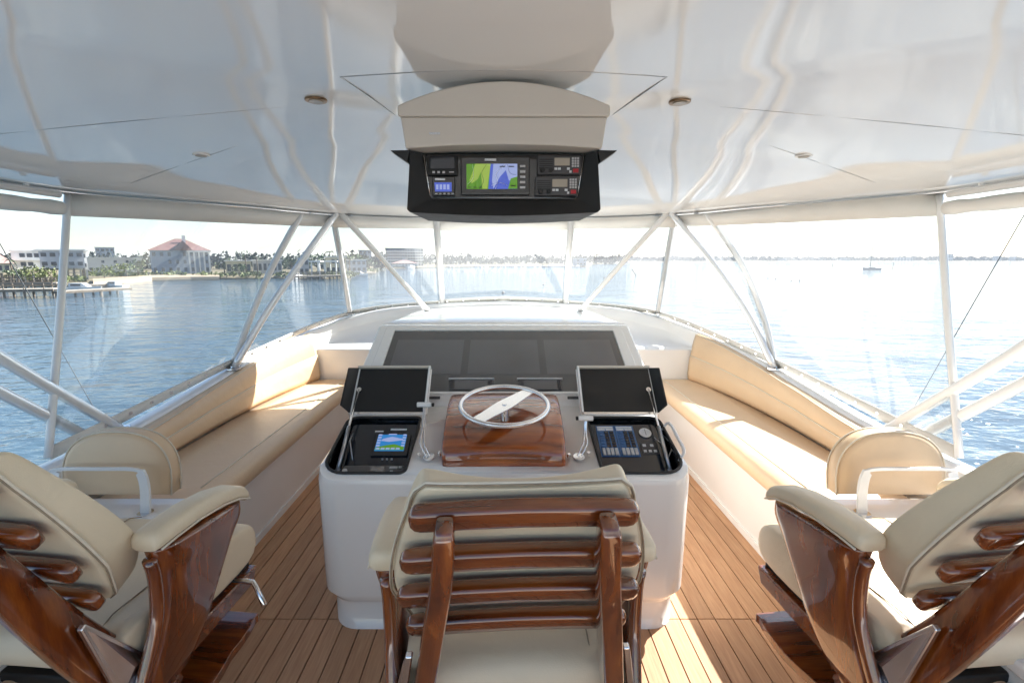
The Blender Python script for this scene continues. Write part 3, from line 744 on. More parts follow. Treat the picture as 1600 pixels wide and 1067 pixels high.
            P.boxes('gauge_needle', [(.104, .106, .205, .244, .0096, .0105)], M['black'], gz)
            kp = P.box('key_panel', .065, .145, .09, .165, 0, .004, M['grey_plastic'], console)
            P.boxes('key_button', [(.073 + k * .036, .089 + k * .036, .134, .148, .004, .008) for k in range(2)] + [(.071 + k * .024, .085 + k * .024, .100, .113, .004, .008) for k in range(3)], M['white_label'], kp, bevel=.001)
            tube('cable_coil', [(s * .60 + .035 * math.cos(a), 2.06 + .03 * math.sin(a), .66 + a * .002) for a in [k * .42 for k in range(34)]], .0035, M['cable'], console, n=6)
            tube('wire', [P.p(.17, .20, .03), P.p(.20, .10, .05), P.p(.15, .02, .03)], .003, M['brushed'], console, n=6)
            tube('wire', [P.p(.135, .18, .02), P.p(.155, .12, .04), P.p(.16, .07, .02)], .002, M['alu'], console, n=6)
        # lid hinged at the forward edge, leaning forward
        L = Frame((s * .60, 2.375, .872), (1, 0, 0), (0, .205, .205)); hh = .275; dp = .050
        # Frame normal points up/aft (toward the eye): the inside of the lid
        lid = L.box('pod_lid', -.205, .205, .0, hh, -.022, -.010, M['gelcoat'], console, bevel=.006, seg=3)
        L.box('lid_lining', -.185, .190, .006, hh - .006, -.010, -.004, M['black'], lid, bevel=.002)
        e = s  # flared outer cheek
        inn = -.195 * s if s > 0 else .2
        ox0 = .192 * s
        V = [L.p(ox0, .0, -.004), L.p(ox0 + s * .008, .0, -.004), L.p(ox0 + s * .045, .02, .045), L.p(ox0 + s * .036, .02, .045),
             L.p(ox0, hh, -.004), L.p(ox0 + s * .008, hh, -.004), L.p(ox0 + s * .045, hh - .03, .045), L.p(ox0 + s * .036, hh - .03, .045)]
        mesh('lid_cheek', V, [(0, 1, 2, 3), (4, 7, 6, 5), (0, 4, 5, 1), (1, 5, 6, 2), (2, 6, 7, 3), (3, 7, 4, 0)], M['black'], lid, bevel=.003)
        L.box('lid_rim', *sorted((-s * .200, -s * .188)), 0, hh + .004, -.022, .012, M['gelcoat'], lid, bevel=.004)
        L.box('lid_rim', -.200, .200, hh - .004, hh + .010, -.024, .006, M['hood'], lid, bevel=.003)
        L.box('hinge', -.19, .19, -.012, .004, -.012, .004, M['alu'], lid, bevel=.003)
        st = tube('gas_strut', [(s * .745, 2.02, .72), L.p(s * .165, .13, .012)], .006, M['chrome'], console, n=10)
        tube('strut_body', [(s * .745, 2.02, .72), Vector((s * .745, 2.02, .72)).lerp(L.p(s * .165, .13, .012), .5)], .0095, M['brushed'], st, n=10)
        disc('strut_joint', (s * .745, 2.02, .712), (0, 0, 1), .014, .012, M['chrome'], st, n=12)
        disc('strut_joint', L.p(s * .165, .13, -.002), L.n, .013, .016, M['chrome'], st, n=12)
        # grab rail outside the pod on the right
        zr = lambda y: top_z(y)
        if s > 0: tube('grab_rail', smooth_path([(s * .782, 2.02, zr(2.02) - .01), (s * .805, 2.03, zr(2.03) + .03), (s * .808, 2.12, zr(2.12) + .035), (s * .805, 2.24, zr(2.24) + .034), (s * .782, 2.26, zr(2.26) - .01)], 5), .0075, M['pipe'], console, n=10)
        # shift and throttle levers
        bx, by = s * .335, 2.03; bz = top_z(by)
        b = disc('lever_base', (bx, by, bz - .004), (0, -.24, 1), .026, .012, M['chrome'], console, n=20, bevel=.003)
        ky, kz = (2.20, .965) if s < 0 else (2.12, .925)
        for o_ in (-.009, .009):
            tube('control_lever', smooth_path([(bx + o_, by, bz), (bx + s * .030 + o_, by + .02, bz + .055), (s * .372 + o_ * .4, (by + ky) / 2 + .02, (bz + kz) / 2 + .012), (s * .378 + o_ * .3, ky, kz)], 6), .0042, M['chrome'], b, n=8)
        kb = tube('lever_knob', [(s * .378 - .035, ky, kz + .004), (s * .378 + .033, ky, kz + .004)], .0125, M['pipe'], b, n=16, bevel=.003)
        disc('lever_button', (s * .378 - s * .036, ky, kz + .004), (-s, 0, 0), .009, .010, M['black'], b, n=14)
        for k, (dx, dy) in enumerate(((-.045, .0), (.045, .012))):
            disc('console_stud', (bx + dx, by + dy, top_z(by + dy)), (0, -.24, 1), .008, .02, M['chrome'], console, n=12, bevel=.002)
build_console()

# ------------------------------------------------------------------ mahogany helm pod with the wheel
pod = thing('wooden_helm_pod', (0, 2.2, .8), 'varnished mahogany steering pod on the white console with a polished metal steering wheel', 'steering pod')
def build_pod():
    prof = [(1.975, .742), (1.968, .77), (1.972, .806), (1.985, .830), (2.02, .852), (2.10, .884), (2.20, .914), (2.30, .934), (2.40, .944), (2.455, .945), (2.475, .930), (2.48, .86)]
    def w_(y): return .272 + (y - 1.97) * .02
    loops = []
    for k, dx in ((.90, 0), (.965, .012), (1.0, .03)):
        loops.append(('L', k, dx))
    L = []
    cy, cz = 2.2, .83
    for k, ins in ((.93, 0.0), (.975, .006), (1.0, .022)):
        L.append([(-(w_(y) - ins), cy + (y - cy) * k, max(.742, cz + (z - cz) * k)) for y, z in prof] + [(-(w_(2.48) - ins), 2.47, .80), (-(w_(1.98) - ins), 1.98, .70)])
    for t in (-.6, -.2, .2, .6):
        L.append([(w_(y) * t * .9, y, z + .010 * (1 - t * t)) for y, z in prof] + [(w_(2.48) * t * .9, 2.47, .80), (w_(1.98) * t * .9, 1.98, .70)])
    for k, ins in ((1.0, .022), (.975, .006), (.93, 0.0)):
        L.append([((w_(y) - ins), cy + (y - cy) * k, max(.742, cz + (z - cz) * k)) for y, z in prof] + [((w_(2.48) - ins), 2.47, .80), ((w_(1.98) - ins), 1.98, .70)])
    loft('pod_body', L, M['wood_pod'], pod)
    box('base_moulding', -.262, .262, 1.962, 1.985, .722, .752, M['wood'], pod, bevel=.006, seg=3)
    # wheel, slightly tipped toward the helmsman
    c = Vector((0.003, 2.15, .985)); nrm = Vector((0, -math.sin(R(9)), math.cos(R(9)))).normalized()
    u = Vector((1, 0, 0)); v = nrm.cross(u)
    wheel = disc('steering_wheel', c - nrm * .085, nrm, .020, .080, M['chrome'], pod, n=24, bevel=.003)
    Rr = .203
    tube('rim', [c + u * (Rr * math.cos(a)) + v * (Rr * math.sin(a)) for a in [2 * math.pi * k / 64 for k in range(64)]], .0115, M['alu'], wheel, n=12, closed=True)
    a = R(52); d = u * math.cos(a) + v * math.sin(a); e = nrm.cross(d)
    prof2 = [(-.200, .030), (-.12, .034), (-.04, .041), (0, .043), (.04, .041), (.12, .034), (.200, .030)]
    pl = [c + d * x + e * q for x, q in prof2] + [c + d * x - e * q for x, q in prof2[::-1]]
    prism('spoke', [p - nrm * .006 for p in pl], nrm * .007, M['alu'], wheel, bevel=.002)
    disc('hub_cap', c, nrm, .011, .006, M['chrome'], wheel, n=20, bevel=.002)
    disc('shaft_collar', c - nrm * .10, nrm, .038, .022, M['wood'], pod, n=24, bevel=.006)
build_pod()

# ------------------------------------------------------------------ overhead radio box
rbox = thing('overhead_radio_box', (0, 1.55, 2.1), 'beige and black overhead radio box hanging from the ceiling with chartplotter and two radios', 'radio box')
def build_radio_box():
    # beige upper fascia, arched where it meets the crown of the ceiling
    arch = [(-.290, 2.034), (-.290, 2.062)] + [(-.290 + .58 * k / 12, 2.062 + .062 * (1 - (2 * k / 12 - 1) ** 2)) for k in range(1, 12)] + [(.290, 2.062), (.290, 2.034)]
    prism('hood_arch', [(x, 1.392, z) for x, z in arch], (0, .34, 0), M['hood'], rbox, bevel=.006, seg=3)
    lo = [(-.283, 2.034), (.283, 2.034), (.272, 1.952), (.14, 1.960), (0, 1.963), (-.14, 1.960), (-.272, 1.952)]
    prism('hood_lid', [(x, 1.398, z) for x, z in lo], (0, .32, 0), M['hood'], rbox, bevel=.005, seg=3)
    box('lid_latch', -.205, -.175, 1.393, 1.399, 1.988, 1.993, M['white_label'], rbox, bevel=.001)
    # black shroud, open toward the helm
    zt, zb = 1.949, 1.778
    sh = [(-.262, zt), (-.276, zb + .012), (-.268, zb + .004), (-.13, zb - .003), (0, zb - .006), (.13, zb - .003), (.268, zb + .004), (.276, zb + .012), (.262, zt)]
    n = len(sh); inner = [(-.236, zt), (-.214, zb + .052), (-.206, zb + .044), (-.13, zb + .042), (0, zb + .041), (.13, zb + .042), (.206, zb + .044), (.214, zb + .052), (.236, zt)]
    V = [(x, 1.41, z) for x, z in sh] + [(x, 1.445, z) for x, z in inner] + [(x, 1.50, z) for x, z in inner] + [(x * .98, 1.72, z) for x, z in sh]
    F = []
    for j in range(n - 1): F += [(j, j + 1, n + j + 1, n + j), (n + j, n + j + 1, 2 * n + j + 1, 2 * n + j), (j, 3 * n + j, 3 * n + j + 1, j + 1)]
    F.append(tuple(3 * n + j for j in range(n))); F.append((0, n, 2 * n, 3 * n)); F.append((n - 1, 4 * n - 1, 3 * n - 1, 2 * n - 1))
    mesh('shroud', V, F, M['black'], rbox, bevel=.002)
    for s in (-1, 1):
        prism('shroud_ear', [(s * .262, 1.412, 1.951), (s * .318, 1.412, 1.950), (s * .271, 1.412, 1.918)], (0, .05, 0), M['black'], rbox, bevel=.002)
    P = Frame((0, 1.452, zb + .045), (1, 0, 0), (0, .012, .12))
    H = .128
    P.box('instrument_panel', -.232, .232, 0, H, -.01, 0, M['black_gloss'], rbox, bevel=0)
    for s in (-1, 1): tube('panel_trim', [P.p(s * .214, .002, .003), P.p(s * .233, H, .003)], .0022, M['alu'], rbox, n=6)
    tube('panel_trim', [P.p(-.212, .004, .003), P.p(.212, .004, .003)], .0012, M['brushed'], rbox, n=6)
    # chartplotter
    c = P.box('chartplotter', -.125, .075, .010, .120, 0, .008, M['black_gloss'], rbox, bevel=.004)
    y0, y1 = .027, .098
    P.poly('chart_land', [(-.108, y0), (-.045, y0), (-.038, y1), (-.108, y1)], .0085, M['scr_green'], c, h=.0008)
    P.poly('chart_shallows', [(-.062, y0), (-.048, y0), (-.038, y1), (-.082, y1), (-.100, .050), (-.092, .043), (-.075, .055), (-.066, .075)], .0095, M['scr_lime'], c, h=.0006)
    P.poly('chart_sea', [(-.045, y0), (.039, y0), (.039, y1), (-.038, y1)], .0085, M['scr_blue'], c, h=.0008)
    P.poly('chart_depths', [(-.030, y0), (-.034, .050), (-.030, y1), (.039, y1), (.039, .058), (.015, .050), (.006, .080), (-.012, .060)], .0095, M['scr_pale'], c, h=.0006)
    P.poly('chart_island', [(.012, y0), (.039, y0), (.039, .062), (.020, .056)], .0103, M['scr_green'], c, h=.0006)
    for k, pts in enumerate((((-.104, .040), (-.088, .060), (-.090, .096)), ((-.070, y0), (-.058, .050), (-.064, .072), (-.050, .096)), ((-.024, y0), (-.018, .046), (-.022, .070), (.004, .096)), ((.036, .066), (.018, .072), (.010, .096)), ((-.036, .036), (-.010, .044), (.010, .036)))):
        tube('chart_line', [P.p(a, b, .0112) for a, b in smooth_path([list(q) for q in pts], 4)], .00045, M['navy_panel'] if k % 2 else M['white_label'], c, n=5)
    P.boxes('chart_text', [(-.104 + .016 * k, -.095 + .016 * k, .0300, .0325, .0110, .0116) for k in range(3)] + [(-.012, .004, .0885, .0915, .0110, .0116), (.014, .030, .0885, .0915, .0110, .0116), (.020, .034, .034, .037, .0112, .0118)], M['black'], c)
    P.boxes('plotter_key', [(.047, .062, .028 + .015 * k, .034 + .015 * k, .008, .011) for k in range(5)], M['button_grey'], c)
    P.boxes('plotter_label', [(-.055, -.022, .1065, .1125, .008, .010)], M['white_label'], c)
    # two radios on the right, two small displays on the left
    for b0, a0, w_, nm in ((.068, .096, .128, 'upper'), (.008, .090, .122, 'lower')):
        r = P.box('marine_radio', a0, a0 + w_, b0, b0 + .054, 0, .012, M['grey_plastic'], rbox, bevel=.004)
        P.boxes('speaker_slot', [(a0 + .006, a0 + .045, b0 + .016 + .006 * k, b0 + .0185 + .006 * k, .012, .0128) for k in range(5)], M['black'], r)
        P.box('radio_screen', a0 + .050, a0 + .094, b0 + .024, b0 + .046, .012, .0135, M['lcd'], r, bevel=.001)
        P.boxes('keypad', [(a0 + .100 + .0075 * i, a0 + .1055 + .0075 * i, b0 + .020 + .0072 * j, b0 + .0253 + .0072 * j, .012, .0145) for i in range(3) for j in range(4)], M['button_grey'], r)
        P.boxes('radio_button', [(a0 + .050, a0 + .058, b0 + .012, b0 + .018, .012, .015), (a0 + .060, a0 + .068, b0 + .012, b0 + .018, .012, .015), (a0 + .086, a0 + .094, b0 + .012, b0 + .018, .012, .015), (a0 + .093, a0 + .099, b0 + .004, b0 + .010, .012, .015)], M['white_label'], r)
        P.box('distress_button', a0 + .103, a0 + .119, b0 + .004, b0 + .015, .012, .016, M['button_red'], r, bevel=.001)
        disc('volume_knob', P.p(a0 + .016, b0 + .010, .012), P.n, .007, .012, M['black'], r, n=14, bevel=.001)
        disc('volume_knob', P.p(a0 + .040, b0 + .010, .012), P.n, .006, .010, M['black'], r, n=14, bevel=.001)
    a = P.box('autopilot_display', -.222, -.134, .066, .123, 0, .010, M['black'], rbox, bevel=.003)
    P.box('autopilot_screen', -.212, -.142, .084, .118, .010, .0115, M['navy_panel'], a, bevel=.001)
    P.boxes('autopilot_button', [(-.206 + .0145 * k, -.199 + .0145 * k, .071, .0765, .010, .013) for k in range(3)] + [(-.158, -.144, .073, .0755, .010, .012)], M['button_grey'], a)
    d = P.box('depth_display', -.208, -.142, .008, .063, 0, .010, M['black_gloss'], rbox, bevel=.003)
    P.poly('depth_screen', [(-.199, .019), (-.151, .019), (-.151, .045), (-.201, .045)], .0105, M['scr_blue'], d, h=.0008)
    P.boxes('depth_digit', [(-.196 + .0105 * k, -.189 + .0105 * k, .025, .039, .0115, .0125) for k in range(4)], M['scr_pale'], d)
    P.boxes('depth_label', [(-.199, -.170, .051, .0565, .010, .012)], M['white_label'], d)
    P.boxes('depth_button', [(-.199 + .012 * k, -.193 + .012 * k, .0115, .0145, .010, .012) for k in range(5)], M['button_grey'], d)
build_radio_box()

# ------------------------------------------------------------------ helm chairs
CL = {}
def build_chair(label):
    t = thing('helm_chair', (0, 0, 0), label, 'helm chair', 'varnished helm chairs in a row behind the console')
    an = R(24); U = Vector((0, -math.sin(an), math.cos(an))); N = Vector((0, math.cos(an), math.sin(an)))
    O = Vector((0, -.239, .805))
    def P(x, a, d): return O + Vector((x, 0, 0)) + U * a + N * d
    # --- back cushion
    def hw(v):   # half width along the height
        return [.245, .278, .288, .288, .282, .270, .250, .222][0] if v <= 0 else (.245 + .045 * min(1, v / .28) if v < .28 else .290 - .088 * ((v - .28) / .72) ** 1.8)
    loops = []
    a0, a1 = -.060, .432
    nb = 9
    vs = [0, .0, .03, .12, .28, .45, .62, .78, .90, .97, 1.0, 1.0]
    for i, v in enumerate(vs):
        k = 1.0; tk = 1.0
        if i in (0, len(vs) - 1): k, tk = .90, .35
        elif i in (1, len(vs) - 2): k, tk = .975, .85
        W = hw(v) * k; th = (.125 - .055 * max(0, (v - .25) / .75) ** 1.2) * tk
        if v < .12: th *= .75 + .25 * v / .12
        us = [-1, -.97, -.75, -.4, 0, .4, .75, .97, 1]
        rear, front = [], []
        for u in us:
            wing = abs(u) ** 2.2
            sag = .012 * (1 - u * u)                        # rear is gently hollow along x as well
            lift = (.013 * wing - .008) * (1 if v > .85 else 0)
            aa = a0 + (a1 - a0) * v
            e = .012 if abs(u) == 1 else 0
            rear.append(P(W * u, aa + lift, .036 + sag * .6 + e))
            fd = .036 + th * (.62 + .38 * wing) - e
            front.append(P(W * u * (1.0), aa + lift * 1.3, fd))
        loops.append(rear + front[::-1])
    V = [v for l in loops for v in l]; n = len(loops[0]); F = []
    for i in range(len(loops) - 1):
        for j in range(n): F.append((i * n + j, i * n + (j + 1) % n, (i + 1) * n + (j + 1) % n, (i + 1) * n + j))
    h = n // 2
    for row in (0, (len(loops) - 1) * n):
        for j in range(h - 1): F.append((row + j, row + j + 1, row + n - 2 - j, row + n - 1 - j))
    cush = mesh('back_cushion', V, F, M['cream'], t, sub=2)
    for dd, mm, r_ in ((.0425, 'piping_dark', .0024), (.0475, 'piping', .0042)):
        pts = []
        for v in [x / 24 for x in range(25)]:
            W = hw(v) * (1.0 if .03 < v < .96 else (.985 if .005 < v < .99 else .93)) + .0015
            pts.append((W, a0 + (a1 - a0) * v + (.010 if v > .9 else 0), dd))
        full = [P(x, a, d) for x, a, d in pts] + [P(x * .985 * u, a1 + .004 + (.013 * abs(u) ** 2.2 - .008), dd + .007 * (1 - u * u)) for u in (.8, .4, 0, -.4, -.8) for x in (hw(1),)] + [P(-x, a, d) for x, a, d in pts[::-1]]
        tube('piping', full, r_, M[mm], cush, n=6)
    # --- slats: rounded bars, bowed, ends domed
    for a, W in ((.392, .222), (.252, .252), (.120, .270), (-.006, .262)):
        loops = []
        S_ = [-1, -.985, -.95, -.9, -.8, -.5, 0, .5, .8, .9, .95, .985, 1]
        for s_ in S_:
            k = {1: .25, .985: .62, .95: .88, .9: .98}.get(abs(s_), 1)
            hh, dd = .028 * k, .019 * k; bow = .014 * (1 - s_ * s_)
            ring = []
            for q in range(14):
                an_ = 2 * math.pi * q / 14; c_, s2 = math.cos(an_), math.sin(an_)
                ring.append(P(W * s_, a + hh * math.copysign(abs(s2) ** .42, s2), .012 + bow * .5 - .006 + dd * math.copysign(abs(c_) ** .42, c_)))
            loops.append(ring)
        loft('slat', loops, M['wood'], t)
    # --- rear posts
    for s in (-1, 1):
        K = [(.150, .425, -.034, .030, .018), (.152, .40, -.040, .040, .026), (.160, .30, -.052, .044, .036), (.182, .15, -.060, .046, .044), (.204, .0, -.066, .048, .050),
             (.228, -.15, -.066, .050, .058), (.252, -.30, -.058, .054, .062), (.262, -.45, -.044, .054, .066)]
        K = smooth_path(K, 4); loops = []
        for x, a, d, wx, wd in K:
            ring = []
            for q in range(16):
                an_ = 2 * math.pi * q / 16; c_, s2 = math.cos(an_), math.sin(an_)
                ring.append(P(s * x + s * .0 + wx * .5 * math.copysign(abs(c_) ** .38, c_), a, d + wd * math.copysign(abs(s2) ** .38, s2)))
            loops.append(ring)
        loft('rear_post', loops, M['wood_up'], t)
        # chrome joint plate on the outer face of the post
        px_ = lambda z: s * (.236 + (.80 - z) * .165)
        tri = [(-.285, .765), (-.272, .772), (-.148, .575), (-.160, .548), (-.240, .535), (-.252, .555)]
        pl = prism('joint_plate', [(px_(z), y, z) for y, z in tri], (s * .016, 0, 0), M['alu'], t, bevel=.004, seg=3)
        V = [(px_(z) + s * q, y, z) for y, z, q in ((-.274, .756, .016), (-.160, .575, .016), (-.235, .548, .016), (-.205, .590, .030), (-.262, .735, .020))]
        mesh('plate_ridge', V, [(0, 1, 3, 4), (1, 2, 3), (2, 0, 4, 3)], M['alu'], pl)
    # --- seat
    loops = []
    pr = [(-.235, .0), (-.23, .1), (-.21, .135), (-.16, .15), (0, .148), (.25, .150), (.32, .150), (.375, .130), (.400, .085), (.395, .03), (.36, -.01), (.2, -.015), (0, -.01)]
    for xk, k in ((-1, .86), (-.985, .95), (-.93, .99), (-.7, 1), (-.25, .985), (.25, .985), (.7, 1), (.93, .99), (.985, .95), (1, .86)):
        loops.append([(.278 * xk, .07 + (y - .07) * k, .535 + .07 + (z - .07) * k) for y, z in pr])
    seat = loft('seat_cushion', loops, M['cream'], t, sub=1)
    for x in (-.19, .19): tube('seat_seam', [(x, -.185, .672), (x, -.14, .6875), (x, 0, .6845), (x, .25, .6868), (x, .33, .684), (x, .378, .662)], .002, M['piping_dark'], seat, n=6)
    box('seat_pan', -.25, .25, -.19, .36, .488, .522, M['black'], t, bevel=.008)
    for s in (-1, 1):
        prism('side_rail', [(s * .245, -.26, .50), (s * .245, .36, .50), (s * .245, .33, .44), (s * .245, -.05, .43), (s * .245, -.24, .455)], (s * .036, 0, 0), M['wood'], t, bevel=.008, seg=3)
    # --- arms: shaped panel and pad
    for s in (-1, 1):
        K = [(-.140, .885, .322, .084), (-.135, .86, .322, .080), (-.125, .80, .32, .056), (-.130, .70, .318, .044), (-.155, .62, .314, .042), (-.190, .54, .308, .040), (-.225, .46, .30, .040)]
        FR = [(.215, .845), (.212, .80), (.175, .74), (.135, .68), (.095, .62), (.045, .54), (-.03, .46)]
        K = smooth_path(K, 3); FR = smooth_path(FR, 3)
        loops = []
        for (yr, zr, xc, wd), (yf, zf) in zip(K, FR):
            ring = []
            for q in range(18):
                an_ = 2 * math.pi * q / 18; c_, s2 = math.cos(an_), math.sin(an_)
                e1 = math.copysign(abs(c_) ** .55, c_); e2 = math.copysign(abs(s2) ** .45, s2)
                y = (yr + yf) / 2 + (yf - yr) / 2 * e2; z = zr + (zf - zr) * (e2 + 1) / 2
                ww = wd * (.42 if e2 > 0 else .5) * (1 if wd > .05 else 1)
                ring.append((s * xc + ww * e1, y, z))
            loops.append(ring)
        loft('arm_panel', loops, M['wood_up'], t)
        # rear edge post, slimmer moulded strip
        rl = [(s * xc, yr - .006, zr) for yr, zr, xc, wd in K[3:]]
        tube('arm_edge_moulding', rl, .018, M['wood_up'], t, n=12)
        pad = []
        for y, z0, k in ((-.155, .884, .7), (-.151, .886, .9), (-.140, .889, 1), (-.09, .892, 1.04), (.0, .892, 1.05), (.10, .882, 1.03), (.18, .862, 1.0), (.225, .840, .94), (.243, .824, .78), (.249, .812, .5)):
            ring = []
            for q in range(14):
                an_ = 2 * math.pi * q / 14; c_, s2 = math.cos(an_), math.sin(an_)
                hh = .031 if s2 > 0 else .020
                ring.append((s * .322 + .043 * k * math.copysign(abs(c_) ** .6, c_), y, z0 + .022 + hh * k * math.copysign(abs(s2) ** .7, s2)))
            pad.append(ring)
        pd = loft('arm_pad', pad, M['cream'], t)
        for sx in (-1, 1): tube('arm_piping', [(s * .322 + sx * .0428, y, z0 + .006) for y, z0 in ((-.145, .889), (-.09, .892), (0, .892), (.10, .882), (.18, .862), (.232, .836))], .0032, M['piping'], pd, n=6)
    # --- footrest, pedestal, lever
    out = [(-.30, -.06), (.30, -.06), (.335, .10), (.325, .25), (.27, .275), (-.27, .275), (-.325, .25), (-.335, .10)]
    out = [p[:2] for p in smooth_path(out + [out[0]], 3)][:-1]
    prism('footrest', [(x, y, .325 + .05 * max(0, y - .1)) for x, y in out], (0, 0, .030), M['wood'], t, bevel=.010, seg=3)
    loft('pedestal', [[(r_ * math.cos(a), .05 + r_ * math.sin(a), z) for a in [2 * math.pi * k / 24 for k in range(24)]] for z, r_ in ((0, .20), (.012, .20), (.03, .17), (.05, .085), (.08, .065), (.30, .062), (.44, .075), (.488, .13))], M['gelcoat'], t)
    tube('height_lever', [(.10, .25, .50), (.30, .262, .50), (.325, .262, .498), (.338, .255, .488), (.392, .215, .445)], .0095, M['chrome'], t, n=10)
    return t
chair = build_chair('middle helm chair with wooden ladder back and cream cushions, right behind the steering wheel')
chairL = copy_tree(chair); chairR = copy_tree(chair)
chair.location = (.020, 1.245, 0); chair.rotation_euler = (0, 0, R(3))
chairL.location = (-1.255, 1.335, 0); chairL.rotation_euler = (0, 0, R(-5)); chairL['label'] = 'helm chair on the town side, bent chrome lever over the planks'
chairR.location = (1.28, 1.335, 0); chairR.rotation_euler = (0, 0, R(5)); chairR['label'] = 'helm chair on the open water side, cream seat partly in sunlight'
# the lever of this chair is on the side that faces the bench

# ------------------------------------------------------------------ shore and far things
TP = math.tan(R(9.7)); PIT = R(9.7); FPX = 750
def ground_pt(px, py, z=WZ):
    """where a pixel of the photograph meets the level z"""
    a, b = px - 787, 533 - py; up = b * math.cos(PIT) - FPX * math.sin(PIT); f = FPX * math.cos(PIT) + b * math.sin(PIT)
    s = (z - EYE) / up; return Vector((a * s, f * s, z))
def at(px, py, y):
    a, b = px - 787, 533 - py; up = b * math.cos(PIT) - FPX * math.sin(PIT); f = FPX * math.cos(PIT) + b * math.sin(PIT)
    s = y / f; return Vector((a * s, y, EYE + up * s))
def land(name, front, back, top, m, label=None):
    """ground: a waterline with a low sloping edge, and a level top behind"""
    n = len(front); V, F = [], []
    for f_, b_ in zip(front, back):
        V += [(f_[0], f_[1], WZ - .5), (f_[0], f_[1], WZ + .25), (f_[0] + (b_[0] - f_[0]) * .03, f_[1] + (b_[1] - f_[1]) * .03, top), (b_[0], b_[1], top + .3), (b_[0], b_[1], WZ - .5)]
    for i in range(n - 1):
        for j in range(4): F.append((i * 5 + j, i * 5 + j + 1, (i + 1) * 5 + j + 1, (i + 1) * 5 + j))
    o = mesh(name, V, F, m, None, smooth=False); o['kind'] = 'structure'; return o
wl_px = [(-420, 470), (-150, 452), (0, 448), (120, 447), (205, 441), (240, 437.5), (330, 436), (430, 434.5), (500, 436), (545, 434), (552, 428), (586, 426.5), (592, 419), (650, 418), (760, 417), (915, 416.5), (925, 412.5), (985, 409.5)]
fr = [ground_pt(*p) for p in wl_px]; bk = [p + Vector((p.x, p.y, 0)).normalized() * (160 + 1.0 * p.length) for p in fr]
land('shore', fr, bk, WZ + .9, M['land'])
beach_px = [(150, 447), (205, 442), (240, 438.5), (300, 437.5), (345, 437)]
fr = [ground_pt(*p) - Vector((0, .6, 0)) for p in beach_px]; bk = [p + Vector((p.x, p.y, 0)).normalized() * 14 for p in fr]
land('beach', fr, bk, WZ + 1.0, M['sand'])
# far coast on the right: 1.3 to 2 km away
cp = [(900, 409.6), (1000, 409.3), (1150, 408.9), (1300, 408.6), (1450, 408.4), (1620, 408.3), (1800, 408.2)]
fr = [ground_pt(*p) for p in cp]; bk = [p * 1.12 for p in fr]
land('far_coast', fr, bk, WZ + 1.2, M['land'])

def leafblob(V, F, c, r, n, size, rnd=random):
    for _ in range(n):
        d = Vector((rnd.gauss(0, 1), rnd.gauss(0, 1), rnd.gauss(0, 1))).normalized() * (rnd.random() ** .45)
        p = Vector(c) + Vector((d.x * r[0], d.y * r[1], d.z * r[2])); q = Vector((rnd.gauss(0, 1), rnd.gauss(0, 1), rnd.gauss(0, .7))).normalized()
        s = q.orthogonal().normalized() * size * rnd.uniform(.6, 1.4); t = q.cross(s).normalized() * size * rnd.uniform(.4, 1)
        k = len(V); V += [p - s - t, p + s - t * .6, p + s * .7 + t, p - s * .8 + t * .7]; F.append((k, k + 1, k + 2, k + 3))
def tree(loc, h, w_, label, m='leaf', group='trees along the far shore', n=170):
    t = thing('broadleaf_tree', tuple(loc), label, 'tree', group); x, y, z = loc
    tube('trunk', [(x, y, z), (x + .1, y, z + h * .3), (x - .1 * w_, y, z + h * .62)], [h * .035, h * .028, h * .015], M['bark'], t, n=6)
    V, F = [], []
    for k in range(7):
        leafblob(V, F, (x + random.uniform(-.32, .32) * w_, y + random.uniform(-.3, .3) * w_, z + h * random.uniform(.42, .82)), (w_ * .26, w_ * .26, h * .20), n // 7, h * .055)
    mesh('crown', V, F, M[m], t)
def palm(loc, h, label, group='palms along the shore'):
    t = thing('palm_tree', tuple(loc), label, 'palm tree', group); x, y, z = loc
    tube('trunk', [(x, y, z), (x + .15, y, z + h * .5), (x + .05, y, z + h)], [.22, .16, .13], M['bark'], t, n=6)
    V, F = [], []
    for k in range(13):
        a = k * 2.4 + random.random(); l_ = h * random.uniform(.24, .34); dr = random.uniform(-.1, .9); pr = None
        for j in range(6):
            q = j / 5; p = Vector((x + .05 + math.cos(a) * l_ * q, y + math.sin(a) * l_ * q, z + h + l_ * (.35 * q - (.35 + dr) * q * q))); s = Vector((-math.sin(a), math.cos(a), -.3)) * (.30 * (1 - q) + .04) * (h / 8)
            k0 = len(V); V += [p + s, p, p - s]
            if j: F += [(k0 - 3, k0 - 2, k0 + 1, k0), (k0 - 2, k0 - 1, k0 + 2, k0 + 1)]
    mesh('crown', V, F, M['palm'], t)
GZ = WZ + .9
WIN = {}
